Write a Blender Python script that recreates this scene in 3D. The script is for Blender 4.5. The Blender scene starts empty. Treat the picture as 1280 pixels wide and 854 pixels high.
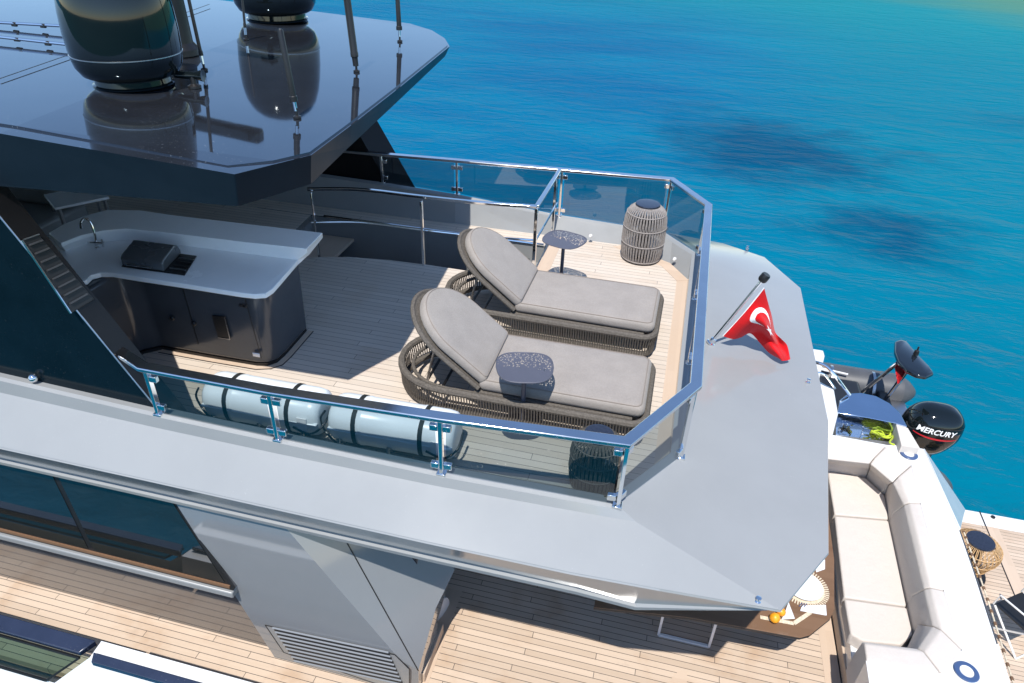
import bpy, bmesh, math, random
from mathutils import Vector, Matrix
random.seed(7)
PI = math.pi
sc = bpy.context.scene
COL = sc.collection
# ------------------------------------------------------------------ camera, sky, sun, exposure
F_PX, HCAM = 881.5, 3.75
PIT, YAW, ROL = math.radians(32.939), math.radians(12.951), math.radians(2.109)
_f0 = Vector((-math.sin(YAW), math.cos(YAW), 0)); _r0 = Vector((math.cos(YAW), math.sin(YAW), 0)); _u0 = Vector((0, 0, 1))
FW = _f0*math.cos(PIT) - _u0*math.sin(PIT)
_up = _u0*math.cos(PIT) + _f0*math.sin(PIT)
RT = _r0*math.cos(ROL) + _up*math.sin(ROL)
UP = -_r0*math.sin(ROL) + _up*math.cos(ROL)
CAM = Vector((0, 0, HCAM))
cd = bpy.data.cameras.new('camera'); cam = bpy.data.objects.new('camera', cd); COL.objects.link(cam)
m = Matrix((RT, UP, -FW)).transposed().to_4x4(); m.translation = CAM
cam.matrix_world = m
cd.sensor_width = 36; cd.sensor_fit = 'HORIZONTAL'; cd.lens = 36*F_PX/1280; cd.clip_end = 9000; cd.clip_start = .05
sc.camera = cam
SUN_EL = math.radians(62.1)
w = bpy.data.worlds.new('World'); sc.world = w; w.use_nodes = True
wn = w.node_tree.nodes; wn.clear()
sky = wn.new('ShaderNodeTexSky'); sky.sky_type = 'NISHITA'; sky.sun_disc = False
sky.sun_elevation = SUN_EL; sky.sun_rotation = PI; sky.air_density = 1.0; sky.dust_density = .05; sky.ozone_density = 2.0; sky.altitude = 400
bg = wn.new('ShaderNodeBackground'); bg.inputs['Strength'].default_value = .15
wo = wn.new('ShaderNodeOutputWorld')
tn = wn.new('ShaderNodeMix'); tn.data_type = 'RGBA'; tn.blend_type = 'MULTIPLY'; tn.inputs[0].default_value = 1; tn.inputs[7].default_value = (.95,.98,1.0,1)
w.node_tree.links.new(sky.outputs[0], tn.inputs[6]); w.node_tree.links.new(tn.outputs[2], bg.inputs[0]); w.node_tree.links.new(bg.outputs[0], wo.inputs[0])
sd = bpy.data.lights.new('sun', 'SUN'); sd.energy = 3.9; sd.angle = math.radians(.53); sd.color = (1, .955, .89)
so = bpy.data.objects.new('sun', sd); COL.objects.link(so); so.rotation_euler = (PI/2 - SUN_EL, 0, 0); so.location = (0, -20, 40)
sc.view_settings.view_transform = 'Standard'; sc.view_settings.look = 'None'
sc.view_settings.exposure = .55; sc.view_settings.gamma = 1
# survey of the photograph: a picture point (1280 px wide) to the place it shows on a known level or upright plane
def _ray(u, v): return FW + RT*((u-640)/F_PX) - UP*((v-427)/F_PX)
def G(u, v, z=0.):
    d = _ray(u, v); return CAM + d*((z-CAM.z)/d.z)
def GY(u, v, y):
    d = _ray(u, v); return CAM + d*((y-CAM.y)/d.y)
def GX(u, v, x):
    d = _ray(u, v); return CAM + d*((x-CAM.x)/d.x)
# ------------------------------------------------------------------ helpers
ORG = {}
class MB:
    def __init__(s): s.v = []; s.f = []; s.m = []
    def add(s, vs, fs, mi=0):
        n = len(s.v); s.v += [Vector(p) for p in vs]
        for f in fs: s.f.append([i+n for i in f]); s.m.append(mi)
        return s
    def box(s, x0, x1, y0, y1, z0, z1, mi=0):
        return s.loft([[(x0,y0,z0),(x1,y0,z0),(x1,y1,z0),(x0,y1,z0)], [(x0,y0,z1),(x1,y0,z1),(x1,y1,z1),(x0,y1,z1)]], mi=mi)
    def bar(s, a, b, wd, h, up=(0,0,1), mi=0):
        a = Vector(a); b = Vector(b); d = (b-a).normalized(); u = Vector(up)
        r = d.cross(u).normalized(); u = r.cross(d).normalized()
        q = lambda p: [p - r*wd/2 - u*h/2, p + r*wd/2 - u*h/2, p + r*wd/2 + u*h/2, p - r*wd/2 + u*h/2]
        return s.loft([q(a), q(b)], mi=mi)
    def loft(s, rings, closed=True, caps=True, mi=0, loop=False):
        n = len(rings[0]); vs = [p for r in rings for p in r]; fs = []
        R = len(rings)
        for i in range(R if loop else R-1):
            for j in range(n if closed else n-1):
                k = (j+1) % n; i2 = (i+1) % R
                fs.append([i*n+j, i*n+k, i2*n+k, i2*n+j])
        if caps and not loop:
            fs.append(list(range(n))[::-1]); fs.append([(R-1)*n+j for j in range(n)])
        return s.add(vs, fs, mi)
    def prism(s, poly, z0, z1, mi=0):
        return s.loft([[(p[0],p[1],z0) for p in poly], [(p[0],p[1],z1) for p in poly]], mi=mi)
    def prism_y(s, poly, y0, y1, mi=0):
        return s.loft([[(p[0],y0,p[1]) for p in poly], [(p[0],y1,p[1]) for p in poly]], mi=mi)
    def tube(s, pts, r, n=8, closed=False, mi=0):
        pts = [Vector(p) for p in pts]; N = len(pts); rings = []
        nrm = None
        for i, p in enumerate(pts):
            if closed: t = pts[(i+1) % N] - pts[i-1]
            else: t = pts[min(i+1, N-1)] - pts[max(i-1, 0)]
            t.normalize()
            if nrm is None:
                nrm = Vector((0,0,1)) if abs(t.z) < .9 else Vector((1,0,0))
            nrm = (nrm - t*nrm.dot(t)).normalized(); b = t.cross(nrm)
            rr = r[i] if isinstance(r, (list, tuple)) else r
            rings.append([p + (nrm*math.cos(a) + b*math.sin(a))*rr for a in [2*PI*k/n for k in range(n)]])
        return s.loft(rings, loop=closed, mi=mi)
    def lathe(s, prof, c=(0,0,0), n=32, axis=(0,0,1), mi=0):
        c = Vector(c); ax = Vector(axis).normalized(); e = Vector((1,0,0)) if abs(ax.x) < .9 else Vector((0,1,0))
        e = (e - ax*e.dot(ax)).normalized(); g = ax.cross(e)
        rings = [[c + ax*z + (e*math.cos(2*PI*k/n) + g*math.sin(2*PI*k/n))*max(r, 1e-4) for k in range(n)] for r, z in prof]
        return s.loft(rings, mi=mi)
    def build(s, name, mat, parent=None, bevel=0, seg=2, smooth=35, label=None):
        o0 = ORG.get(parent.name, Vector()) if parent else Vector()
        me = bpy.data.meshes.new(name); me.from_pydata([tuple(p - o0) for p in s.v], [], s.f)
        mats = mat if isinstance(mat, (list, tuple)) else [mat]
        for q in mats: me.materials.append(q)
        if len(mats) > 1:
            for p, k in zip(me.polygons, s.m): p.material_index = k
        bm = bmesh.new(); bm.from_mesh(me); bmesh.ops.recalc_face_normals(bm, faces=bm.faces); bm.to_mesh(me); bm.free()
        if smooth:
            for p in me.polygons: p.use_smooth = True
            me.set_sharp_from_angle(angle=math.radians(smooth))
        ob = bpy.data.objects.new(name, me); COL.objects.link(ob)
        if parent: ob.parent = parent; ORG[ob.name] = o0
        if bevel:
            b = ob.modifiers.new('bevel', 'BEVEL'); b.width = bevel; b.segments = seg; b.limit_method = 'ANGLE'; b.angle_limit = math.radians(30)
        if label: ob['label'] = label
        return ob
def tag(o, label, cat, group=None):
    o['label'] = label; o['category'] = cat
    if group: o['group'] = group
    return o
def thing(name, label, cat, loc=(0,0,0), group=None):
    o = bpy.data.objects.new(name, None); COL.objects.link(o); o.empty_display_size = .2
    o.location = loc; ORG[o.name] = Vector(loc); return tag(o, label, cat, group)
def dup(o, parent=None):
    c = o.copy(); COL.objects.link(c); c.parent = parent
    for ch in [x for x in bpy.data.objects if x.parent == o]: dup(ch, c)
    return c
def arc(cx, cy, r, a0, a1, n=8, ry=None):
    ry = r if ry is None else ry
    return [(cx + r*math.cos(a0+(a1-a0)*i/n), cy + ry*math.sin(a0+(a1-a0)*i/n)) for i in range(n+1)]
def smooth_path(pts, k=6, closed=False):
    P = [Vector(p) for p in pts]; N = len(P); out = []
    for i in range(N if closed else N-1):
        g = lambda j: P[j % N] if closed else P[max(0, min(N-1, j))]
        a, b, c, d = g(i-1), g(i), g(i+1), g(i+2)
        for q in range(k):
            t = q/k
            out.append(.5*((2*b) + (c-a)*t + (2*a-5*b+4*c-d)*t*t + (3*b-a-3*c+d)*t**3))
    if not closed: out.append(P[-1])
    return out
# ------------------------------------------------------------------ materials
def newmat(name):
    mt = bpy.data.materials.new(name); mt.use_nodes = True; nt = mt.node_tree
    return mt, nt, nt.nodes['Principled BSDF']
def setp(b, **k):
    names = dict(col='Base Color', rough='Roughness', metal='Metallic', coat='Coat Weight', coatr='Coat Roughness', ior='IOR', spec='Specular IOR Level', sheen='Sheen Weight', sub='Subsurface Weight')
    for a, v in k.items():
        b.inputs[names[a]].default_value = (*v, 1) if a == 'col' else v
class NT:   # small node helper
    def __init__(s, nt): s.nt = nt
    def n(s, t, **k):
        q = s.nt.nodes.new(t)
        for a, v in k.items(): setattr(q, a, v)
        return q
    def l(s, a, b): s.nt.links.new(a, b)
    def m(s, op, a, b=0.):
        q = s.nt.nodes.new('ShaderNodeMath'); q.operation = op
        for i, x in enumerate((a, b)):
            if isinstance(x, (int, float)): q.inputs[i].default_value = x
            else: s.nt.links.new(x, q.inputs[i])
        return q.outputs[0]
    def mix(s, fac, a, b, bt='MIX'):
        q = s.nt.nodes.new('ShaderNodeMix'); q.data_type = 'RGBA'; q.blend_type = bt
        for i, x in ((0, fac), (6, a), (7, b)):
            if isinstance(x, (int, float)): q.inputs[i].default_value = x
            elif isinstance(x, tuple): q.inputs[i].default_value = (*x, 1)
            else: s.nt.links.new(x, q.inputs[i])
        return q.outputs[2]
    def noise(s, vec, scale, detail=3, rough=.5, dist=0):
        q = s.nt.nodes.new('ShaderNodeTexNoise'); q.inputs['Scale'].default_value = scale; q.inputs['Detail'].default_value = detail
        q.inputs['Roughness'].default_value = rough; q.inputs['Distortion'].default_value = dist
        if vec is not None: s.nt.links.new(vec, q.inputs['Vector'])
        return q.outputs[0]
    def ramp(s, f, a, b):
        q = s.nt.nodes.new('ShaderNodeMapRange'); q.inputs[1].default_value = a; q.inputs[2].default_value = b; q.interpolation_type = 'SMOOTHSTEP'
        s.nt.links.new(f, q.inputs[0]); return q.outputs[0]
    def bump(s, h, st, dist=.01):
        q = s.nt.nodes.new('ShaderNodeBump'); q.inputs['Strength'].default_value = st; q.inputs['Distance'].default_value = dist
        s.nt.links.new(h, q.inputs['Height']); return q.outputs[0]
def paint(name, col, rough=.2, metal=0, coat=0., var=.06, orange=.0, spec=.5, dirt=0, ior=1.5, scale=3., tint=None):
    mt, nt, b = newmat(name); N = NT(nt); setp(b, col=col, rough=rough, metal=metal, coat=coat, coatr=.03, spec=spec, ior=ior)
    g = N.n('ShaderNodeNewGeometry'); nz = N.noise(g.outputs['Position'], scale, 5, .6)
    c = N.mix(N.ramp(nz, .3, .7), tuple(x*(1-var) for x in col), tuple(min(1, x*(1+var)) for x in col))
    if dirt:
        sp = N.noise(g.outputs['Position'], 60, 2, .7); sm = N.noise(g.outputs['Position'], 2.3, 4, .6)
        k = N.m('MULTIPLY', N.ramp(sp, .66, .74), N.ramp(sm, .4, .65))
        c = N.mix(N.m('MULTIPLY', k, dirt), c, (.75, .74, .72))
    N.l(c, b.inputs['Base Color'])
    r = N.m('ADD', N.m('MULTIPLY', nz, rough*.5), rough*.75); N.l(r, b.inputs['Roughness'])
    if tint: b.inputs['Specular Tint'].default_value = (*tint, 1); b.inputs['Coat Tint'].default_value = (*tint, 1)
    if orange: N.l(N.bump(N.noise(g.outputs['Position'], 2.2, 2), orange*1.6, .05), b.inputs['Coat Normal' if coat else 'Normal'])
    return mt
def teak(name, pitch=.0685, L=1.9, axis='x', ca=(.50,.385,.295), cb=(.60,.475,.37), planks=True, caulk=.0052, blots=.3, lc=(.045,.042,.042)):
    mt, nt, b = newmat(name); N = NT(nt); g = N.n('ShaderNodeNewGeometry'); s = N.n('ShaderNodeSeparateXYZ'); N.l(g.outputs['Position'], s.inputs[0])
    X, Y = (s.outputs[0], s.outputs[1]) if axis == 'x' else (s.outputs[1], s.outputs[0])
    ry = N.m('DIVIDE', Y, pitch); row = N.m('FLOOR', ry); fy = N.m('FRACT', ry)
    wn_ = N.n('ShaderNodeTexWhiteNoise', noise_dimensions='1D'); N.l(row, wn_.inputs['W'])
    cx = N.m('ADD', N.m('DIVIDE', X, L), N.m('ADD', N.m('MULTIPLY', N.m('MODULO', N.m('ABSOLUTE', row), 3), .36), N.m('MULTIPLY', wn_.outputs[0], .08)))
    col = N.m('FLOOR', cx); fx = N.m('FRACT', cx)
    cmb = N.n('ShaderNodeCombineXYZ'); N.l(row, cmb.inputs[0]); N.l(col, cmb.inputs[1])
    w2 = N.n('ShaderNodeTexWhiteNoise', noise_dimensions='3D'); N.l(cmb.outputs[0], w2.inputs['Vector'])
    gv = N.n('ShaderNodeCombineXYZ'); N.l(N.m('MULTIPLY', X, 1.2), gv.inputs[0]); N.l(N.m('MULTIPLY', Y, 38.), gv.inputs[1]); N.l(w2.outputs[0], gv.inputs[2])
    grain = N.noise(gv.outputs[0], 2.2, 5, .65)
    blot = N.noise(g.outputs['Position'], 1.7, 4, .6)
    t = N.m('ADD', N.m('MULTIPLY', w2.outputs[0], .5), N.m('MULTIPLY', grain, .5))
    c = N.mix(t, ca, cb)
    c = N.mix(N.m('MULTIPLY', N.ramp(blot, .5, .75), blots), c, tuple(x*k for x, k in zip(ca, (.95,.80,.66))))
    c = N.mix(N.m('MULTIPLY', N.ramp(N.noise(g.outputs['Position'], 5.5, 4, .7), .58, .72), .16), c, (.30,.25,.21))
    if planks:
        e1 = N.m('MINIMUM', fy, N.m('SUBTRACT', 1., fy)); e2 = N.m('MULTIPLY', N.m('MINIMUM', fx, N.m('SUBTRACT', 1., fx)), L/pitch)
        e = N.m('MINIMUM', e1, e2); ln = N.m('LESS_THAN', e, caulk/pitch/2)
        c = N.mix(ln, c, lc)
        N.l(N.bump(N.m('SUBTRACT', grain, N.m('MULTIPLY', ln, 1.5)), .25, .002), b.inputs['Normal'])
    N.l(c, b.inputs['Base Color']); setp(b, rough=.62, spec=.35)
    return mt
def glass(name, tint, refl=1.0):
    mt, nt, b = newmat(name); N = NT(nt); nt.nodes.remove(b)
    tr = N.n('ShaderNodeBsdfTransparent'); tr.inputs[0].default_value = (*tint, 1)
    gl = N.n('ShaderNodeBsdfGlossy'); gl.inputs['Roughness'].default_value = .01; gl.inputs[0].default_value = (.95*refl,.97*refl,refl,1)
    g = N.n('ShaderNodeNewGeometry'); dt = N.n('ShaderNodeVectorMath'); dt.operation = 'DOT_PRODUCT'; N.l(g.outputs['Normal'], dt.inputs[0]); N.l(g.outputs['Incoming'], dt.inputs[1])
    fr = N.m('ADD', .09, N.m('MULTIPLY', .90, N.m('POWER', N.m('SUBTRACT', 1., N.m('ABSOLUTE', dt.outputs['Value'])), 5.)))
    mx = N.n('ShaderNodeMixShader'); N.l(fr, mx.inputs[0]); N.l(tr.outputs[0], mx.inputs[1]); N.l(gl.outputs[0], mx.inputs[2])
    N.l(mx.outputs[0], nt.nodes['Material Output'].inputs[0]); return mt
def fabric(name, col, scale=420, var=.10):
    mt, nt, b = newmat(name); N = NT(nt); tc = N.n('ShaderNodeNewGeometry')
    wv = N.noise(tc.outputs['Position'], scale, 2, .7); bl = N.noise(tc.outputs['Position'], 6, 4, .6); mid = N.noise(tc.outputs['Position'], 110, 3, .7)
    f = N.m('ADD', N.m('ADD', N.m('MULTIPLY', wv, .35), N.m('MULTIPLY', mid, .4)), N.m('MULTIPLY', bl, .25))
    c = N.mix(N.ramp(f, .32, .68), tuple(x*(1-var) for x in col), tuple(x*(1+var) for x in col))
    N.l(c, b.inputs['Base Color']); setp(b, rough=.9, spec=.15, sheen=.15)
    N.l(N.bump(N.m('ADD', N.m('MULTIPLY', wv, .3), N.m('MULTIPLY', bl, 1.4)), .45, .016), b.inputs['Normal']); return mt
M = {}
M['grey'] = paint('grey gelcoat', (.280,.288,.290), .13, spec=.5, dirt=.10, var=.03, orange=.02, scale=1.2)
M['greyflat'] = paint('grey satin paint', (.25,.255,.255), .35, var=.04)
M['smoke'] = paint('smoke grey gloss panel', (.10,.10,.105), .06, metal=.35, coat=1., var=.04)
M['slat'] = paint('dark slat', (.05,.05,.052), .3, var=.05)
M['grillhood'] = paint('slate grey grill hood', (.13,.14,.15), .28, metal=.5, var=.05)
M['headliner'] = paint('pale headliner', (.42,.41,.40), .5, var=.03)
M['cabinet'] = paint('slate lacquer cabinet', (.052,.060,.072), .2, coat=.2, var=.06)
M['greygloss'] = paint('grey gloss panel', (.205,.215,.225), .06, coat=.4, var=.03, spec=.5, orange=.012, scale=.8)
M['roof'] = paint('dark polished roof', (.020,.020,.023), .05, coat=.4, var=.12, spec=.8, ior=1.75, tint=(.70,.88,1.), dirt=.25, orange=.01)
M['roofedge'] = paint('dark roof edge', (.009,.016,.024), .35, spec=.15, var=.08)
M['dark'] = paint('dark gloss lacquer', (.008,.012,.018), .06, coat=.6, var=.1, ior=1.55)
M['darkpanel'] = paint('dark teal side panel', (.003,.009,.014),   .14, coat=.0, spec=.12, var=.15, dirt=.05)
M['black'] = paint('black satin plastic', (.012,.012,.013), .38, var=.2)
M['blackgloss'] = paint('black gloss moulding', (.005,.008,.009), .07, coat=.35, spec=.4, var=.1)
M['mirror'] = paint('polished blue grey lid', (.52,.60,.72), .10, metal=1, var=.03)
M['rail'] = paint('satin steel rail', (.72,.72,.74), .16, metal=1, var=.04)
M['pillarface'] = paint('dark pillar face', (.007,.0065,.007), .30, coat=.08, spec=.25, var=.2)
M['chrome'] = paint('polished steel', (.80,.80,.80), .07, metal=1, var=.03)
M['steel'] = paint('brushed steel', (.55,.55,.56), .28, metal=1, var=.05)
M['white'] = paint('white gelcoat', (.70,.70,.69), .22, coat=.4, var=.02, scale=1.5)
M['counter'] = paint('white solid surface', (.86,.87,.88), .25, var=.02)
M['sundeck'] = teak('sun deck teak', pitch=.0735, ca=(.50,.425,.35), cb=(.65,.57,.488), caulk=.0040, lc=(.10,.09,.085))
M['maindeck'] = teak('main deck teak', pitch=.0640, L=1.75, ca=(.43,.33,.245), cb=(.62,.495,.385), blots=.65)
M['board'] = teak('teak margin board', planks=False, ca=(.50,.385,.29), cb=(.58,.455,.35))
M['boardy'] = teak('teak margin board athwart', planks=False, axis='y', ca=(.50,.385,.29), cb=(.58,.455,.35))
M['table'] = teak('varnished table top', planks=False, ca=(.14,.075,.04), cb=(.20,.115,.065))
M['glass'] = glass('tinted balustrade glass', (.41,.49,.52))
M['window'] = paint('dark window glass', (.010,.012,.012), .02, coat=1., var=.1, ior=1.6)
M['winwater'] = glass('bulwark window glass', (.42,.55,.50), 1.)
M['cush'] = fabric('taupe cushion fabric', (.305,.275,.25), 300, .16)
M['piping'] = fabric('cushion piping', (.24,.205,.178))
M['cream'] = fabric('cream vinyl cushion', (.60,.545,.495), 300, .035)
M['rope'] = paint('grey cord', (.115,.102,.088), .8, var=.25, spec=.2, scale=60)
M['ropelight'] = paint('light grey cord', (.30,.27,.25), .8, var=.2, spec=.2, scale=60)
M['rattan'] = paint('honey rattan', (.52,.33,.16), .6, var=.3, spec=.3, scale=50)
M['tabletop'] = paint('dark slate metal', (.085,.088,.115), .42, var=.06)
M['raft'] = paint('white raft canister', (.74,.78,.80), .3, var=.03)
M['strap'] = paint('black strap', (.012,.014,.013), .7, var=.2)
M['red'] = fabric('red flag cloth', (.56,.005,.009), 500, .06)
M['flagwhite'] = fabric('white flag cloth', (.8,.8,.8), 500, .03)
M['navy'] = paint('navy cap rail', (.018,.024,.048), .22, coat=.6, var=.15, dirt=.15)
M['tube'] = paint('grey inflatable tube', (.075,.078,.085), .45, var=.1)
M['orange'] = paint('orange fruit', (.85,.33,.015), .4, var=.15, scale=20)
M['rope_green'] = paint('yellow green rope', (.42,.52,.03), .7, var=.3, scale=60)
M['rug'] = paint('woven straw', (.62,.52,.38), .8, var=.2, scale=60)
M['blue'] = paint('blue ring', (.05,.09,.20), .2, coat=.5)
M['screen'] = paint('dark solar disc', (.02,.024,.04), .12, coat=.6, var=.2, scale=40)
M['letter'] = paint('white lettering', (.85,.85,.85), .4, var=.01)
M['redletter'] = paint('red stripe', (.55,.02,.03), .4, var=.01)
def perforated():
    mt = paint('perforated slate metal', (.085,.088,.115), .42, var=.06); nt = mt.node_tree; N = NT(nt); b = nt.nodes['Principled BSDF']
    tc = N.n('ShaderNodeTexCoord'); v = N.n('ShaderNodeTexVoronoi'); v.inputs['Scale'].default_value = 62; v.inputs['Randomness'].default_value = .8
    N.l(tc.outputs['Object'], v.inputs['Vector'])
    w_ = N.n('ShaderNodeTexWhiteNoise', noise_dimensions='3D'); N.l(v.outputs['Position'], w_.inputs['Vector'])
    s = N.n('ShaderNodeSeparateXYZ'); N.l(tc.outputs['Object'], s.inputs[0])
    band = N.ramp(N.m('ADD', N.m('ADD', N.m('MULTIPLY', s.outputs[1], 1.), N.m('MULTIPLY', s.outputs[0], .25)), N.m('MULTIPLY', w_.outputs[0], .10)), .04, .10)
    hole = N.m('MULTIPLY', N.m('LESS_THAN', v.outputs['Distance'], .36), N.m('GREATER_THAN', N.m('MULTIPLY', band, N.m('ADD', w_.outputs[0], .4)), .45))
    N.l(N.m('SUBTRACT', 1., hole), b.inputs['Alpha']); return mt
M['perf'] = perforated()
# ------------------------------------------------------------------ the sea
def sea():
    mt, nt, b = newmat('sea water'); N = NT(nt); g = N.n('ShaderNodeNewGeometry'); P = g.outputs['Position']
    s = N.n('ShaderNodeSeparateXYZ'); N.l(P, s.inputs[0])
    def blob(cx, cy, rx, ry, rot=0.):
        mp = N.n('ShaderNodeMapping'); mp.vector_type = 'TEXTURE'; mp.inputs['Location'].default_value = (cx, cy, -4.4); mp.inputs['Rotation'].default_value = (0,0,rot); mp.inputs['Scale'].default_value = (rx, ry, 1)
        N.l(P, mp.inputs[0]); q = N.n('ShaderNodeVectorMath'); q.operation = 'LENGTH'; N.l(mp.outputs[0], q.inputs[0])
        d = N.m('ADD', q.outputs['Value'], N.m('MULTIPLY', N.m('SUBTRACT', N.noise(P, .35, 5, .6), .5), 1.9))
        return N.m('SUBTRACT', 1., N.ramp(d, .0, 1.25))
    mp = N.n('ShaderNodeMapping'); mp.inputs['Scale'].default_value = (.05,.12,1); N.l(P, mp.inputs[0])
    big = N.noise(mp.outputs[0], 1., 4, .6)
    c = N.mix(N.ramp(big, .3, .72), (.000,.090,.200), (.000,.140,.245))
    near = N.ramp(s.outputs[1], 22., 8.); 
    c = N.mix(N.m('MULTIPLY', N.ramp(N.m('SUBTRACT', s.outputs[0], N.m('MULTIPLY', s.outputs[1], .10)), -6., 7.), .75), c, (.000,.138,.198))
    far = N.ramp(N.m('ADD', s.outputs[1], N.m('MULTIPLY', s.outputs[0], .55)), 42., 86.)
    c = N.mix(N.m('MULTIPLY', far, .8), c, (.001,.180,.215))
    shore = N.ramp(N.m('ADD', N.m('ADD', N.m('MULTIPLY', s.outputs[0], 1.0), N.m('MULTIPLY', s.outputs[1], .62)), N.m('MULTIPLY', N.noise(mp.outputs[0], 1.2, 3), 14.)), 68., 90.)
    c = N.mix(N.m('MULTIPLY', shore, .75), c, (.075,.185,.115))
    pt = N.m('MAXIMUM', N.m('MAXIMUM', blob(6.35,21.4,2.9,3.3), blob(3.6,28.2,5.0,6.0,.2)), N.m('MULTIPLY', blob(17,36,6,2.2), .35))
    c = N.mix(N.m('MULTIPLY', pt, .8), c, (.000,.038,.100))
    side = N.ramp(s.outputs[1], 4., -6.); c = N.mix(side, c, (.0,.060,.080)); nt.nodes.remove(b)
    m1 = N.n('ShaderNodeMapping'); m1.inputs['Scale'].default_value = (.75,1.7,1); m1.inputs['Rotation'].default_value = (0,0,.25); N.l(P, m1.inputs[0])
    m2 = N.n('ShaderNodeMapping'); m2.inputs['Scale'].default_value = (.8,1.35,1); m2.inputs['Rotation'].default_value = (0,0,-.5); N.l(P, m2.inputs[0])
    h = N.m('ADD', N.m('MULTIPLY', N.noise(m1.outputs[0], .55, 3, .5, .6), 1.0), N.m('ADD', N.m('MULTIPLY', N.noise(m2.outputs[0], 1.9, 4, .55, .5), .34), N.m('MULTIPLY', N.noise(m1.outputs[0], 6., 3, .6, .3), .05)))
    bn = N.bump(h, 1., .22)
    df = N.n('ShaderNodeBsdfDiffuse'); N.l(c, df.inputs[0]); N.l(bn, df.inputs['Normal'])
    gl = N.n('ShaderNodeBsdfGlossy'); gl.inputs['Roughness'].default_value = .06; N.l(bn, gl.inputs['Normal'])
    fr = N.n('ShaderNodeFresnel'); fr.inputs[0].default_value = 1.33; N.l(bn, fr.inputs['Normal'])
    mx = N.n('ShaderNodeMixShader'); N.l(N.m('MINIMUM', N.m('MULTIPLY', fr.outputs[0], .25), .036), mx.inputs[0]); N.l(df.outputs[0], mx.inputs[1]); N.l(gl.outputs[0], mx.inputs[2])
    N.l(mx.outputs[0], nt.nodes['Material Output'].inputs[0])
    me = MB(); me.add([(-4000,-1500,-4.4),(4000,-1500,-4.4),(4000,6000,-4.4),(-4000,6000,-4.4)], [[0,1,2,3]])
    o = me.build('water', mt, smooth=0); o['kind'] = 'structure'
sea()
# ------------------------------------------------------------------ the yacht: decks, wing, hardtop, side
Y = thing('motor_yacht', 'large grey and white motor yacht with open sun deck, dark hardtop and teak aft deck', 'yacht', (0, 5.9, -4.4))
ZM = -2.3
V = Vector
post_px = [((180.8,458),(198,517)), ((336,487),(346,549)), ((550,520),(552,591)), ((784,551.5),(774.7,632))]
def post_of(t, b, z=.8):
    a = G(*t, z); d = _ray(*b); k = ((a-CAM).x*d.x + (a-CAM).y*d.y)/(d.x*d.x+d.y*d.y); return a, (CAM+d*k).z
near_posts = [post_of(*q) for q in post_px]
A1, a1z = post_of((870,481), (852,571)); A2, a2z = post_of((886,256), (870,318))
FC, fcz = post_of((840,223.5), (833,290)); FD, fdz = post_of((703,211.5), (703,269)); F1, f1z = post_of((571,200), (573,243)); F0, f0z = post_of((476,192), (479,228))
st = []   # stations: inner base, crest, outer edge
def S(bx, by, c, cz, e): st.append((V((bx,by,0)), V((c[0],c[1],cz)), V(e)))
P = near_posts
S(-12, 3.62, (-12,3.37), .62, (-12,3.03,.04)); S(-5.2, 3.62, (-5.2,3.37), .43, (-5.2,3.045,0))
for (a, z), bx in zip(P, (-3.44,-2.47,-1.26,-.06)): S(bx, 3.63 if bx < -1 else 3.67, (a.x, a.y), z, (a.x+.02, 3.052, 0))
st[-1] = (st[-1][0], st[-1][1], V((1.063,3.13,0)))
c_ = P[2][0].lerp(P[3][0], .9); st.insert(-1, (V((-.25,3.66,0)), V((c_.x,c_.y,P[2][1]*.1+P[3][1]*.9)), V((-.25,3.062,0)))); c_ = P[2][0].lerp(P[3][0], .97); st.insert(-1, (V((-.15,3.665,0)), V((c_.x,c_.y,P[2][1]*.03+P[3][1]*.97)), V((.32,3.088,0))))
S(.31, 4.16, A1, a1z, (1.42,3.71,-.01)); S(.32, 5.3, A1.lerp(A2,.35), a1z*.65+a2z*.35, (1.61,5.3,-.04)); S(.34, 7.45, A2, a2z, (1.62,7.86,-.09))
S(.10, 7.84, A2.lerp(FC,.55), a2z*.45+fcz*.55, (1.25,8.62,-.1)); S(-.5, 8.19, FC, fcz, (.75,8.9,-.11)); S(-1.38, 8.19, FD, fdz, (-.6,9.1,-.1))
S(-2.7, 8.19, F1, f1z, (-2.7,9.15,-.08)); S(-3.7, 8.19, F0, f0z, (-3.7,9.2,-.06)); S(-12, 8.1, (-12,8.1), .62, (-12,9.2,0))
wing, fascia = MB(), MB(); rw, rf = [], []
DROP = [1]*7 + [.10,.10,.2,.3,.3,.4] + [1]*9
for si, (b, c, e) in enumerate(st):
    dk = DROP[si]
    i = (c-e); i.z = 0; i.normalize(); ins = V((i.x, i.y, 0))
    ci = c + ins*.085
    k = lambda d, z: V((e.x,e.y,e.z+(z if z > -.02 else -.014+(z+.014)*dk))) + ins*(d*(.35+.65*dk))
    lipp = c.lerp(e, .13); lipp.z = e.z + (c.z-e.z)*.70
    rw.append([b + V((0,0,-.06)) + ins*.02 , ci + V((0,0,-.012)), c + V((0,0,0)), c - ins*.03 + V((0,0,-.012)), lipp, lipp.lerp(e,.985), k(.012,0), k(0,-.014), k(.200,-.375), k(.172,-.385), k(.180,-.425), k(.26,-.425), k(.8,-.43)])
    rf.append([b + V((0,0,-.01)), ci + V((0,0,-.008))])
wing.loft(rw, closed=False, caps=False).build('bulwark_wing', M['grey'], Y, smooth=12)
fascia.loft(rf, closed=False, caps=False).build('bulwark_fascia', M['greyflat'], Y, smooth=20)
for q in ((738,295),(843,324)):
    p = G(*q, .10); p.y -= .0
    MB().lathe([(0,-.02),(.022,-.02),(.024,.0),(.016,.016),(0,.02)], p, 12, (-.3,-1,.2)).build('deck_light', M['white'], Y)
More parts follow.
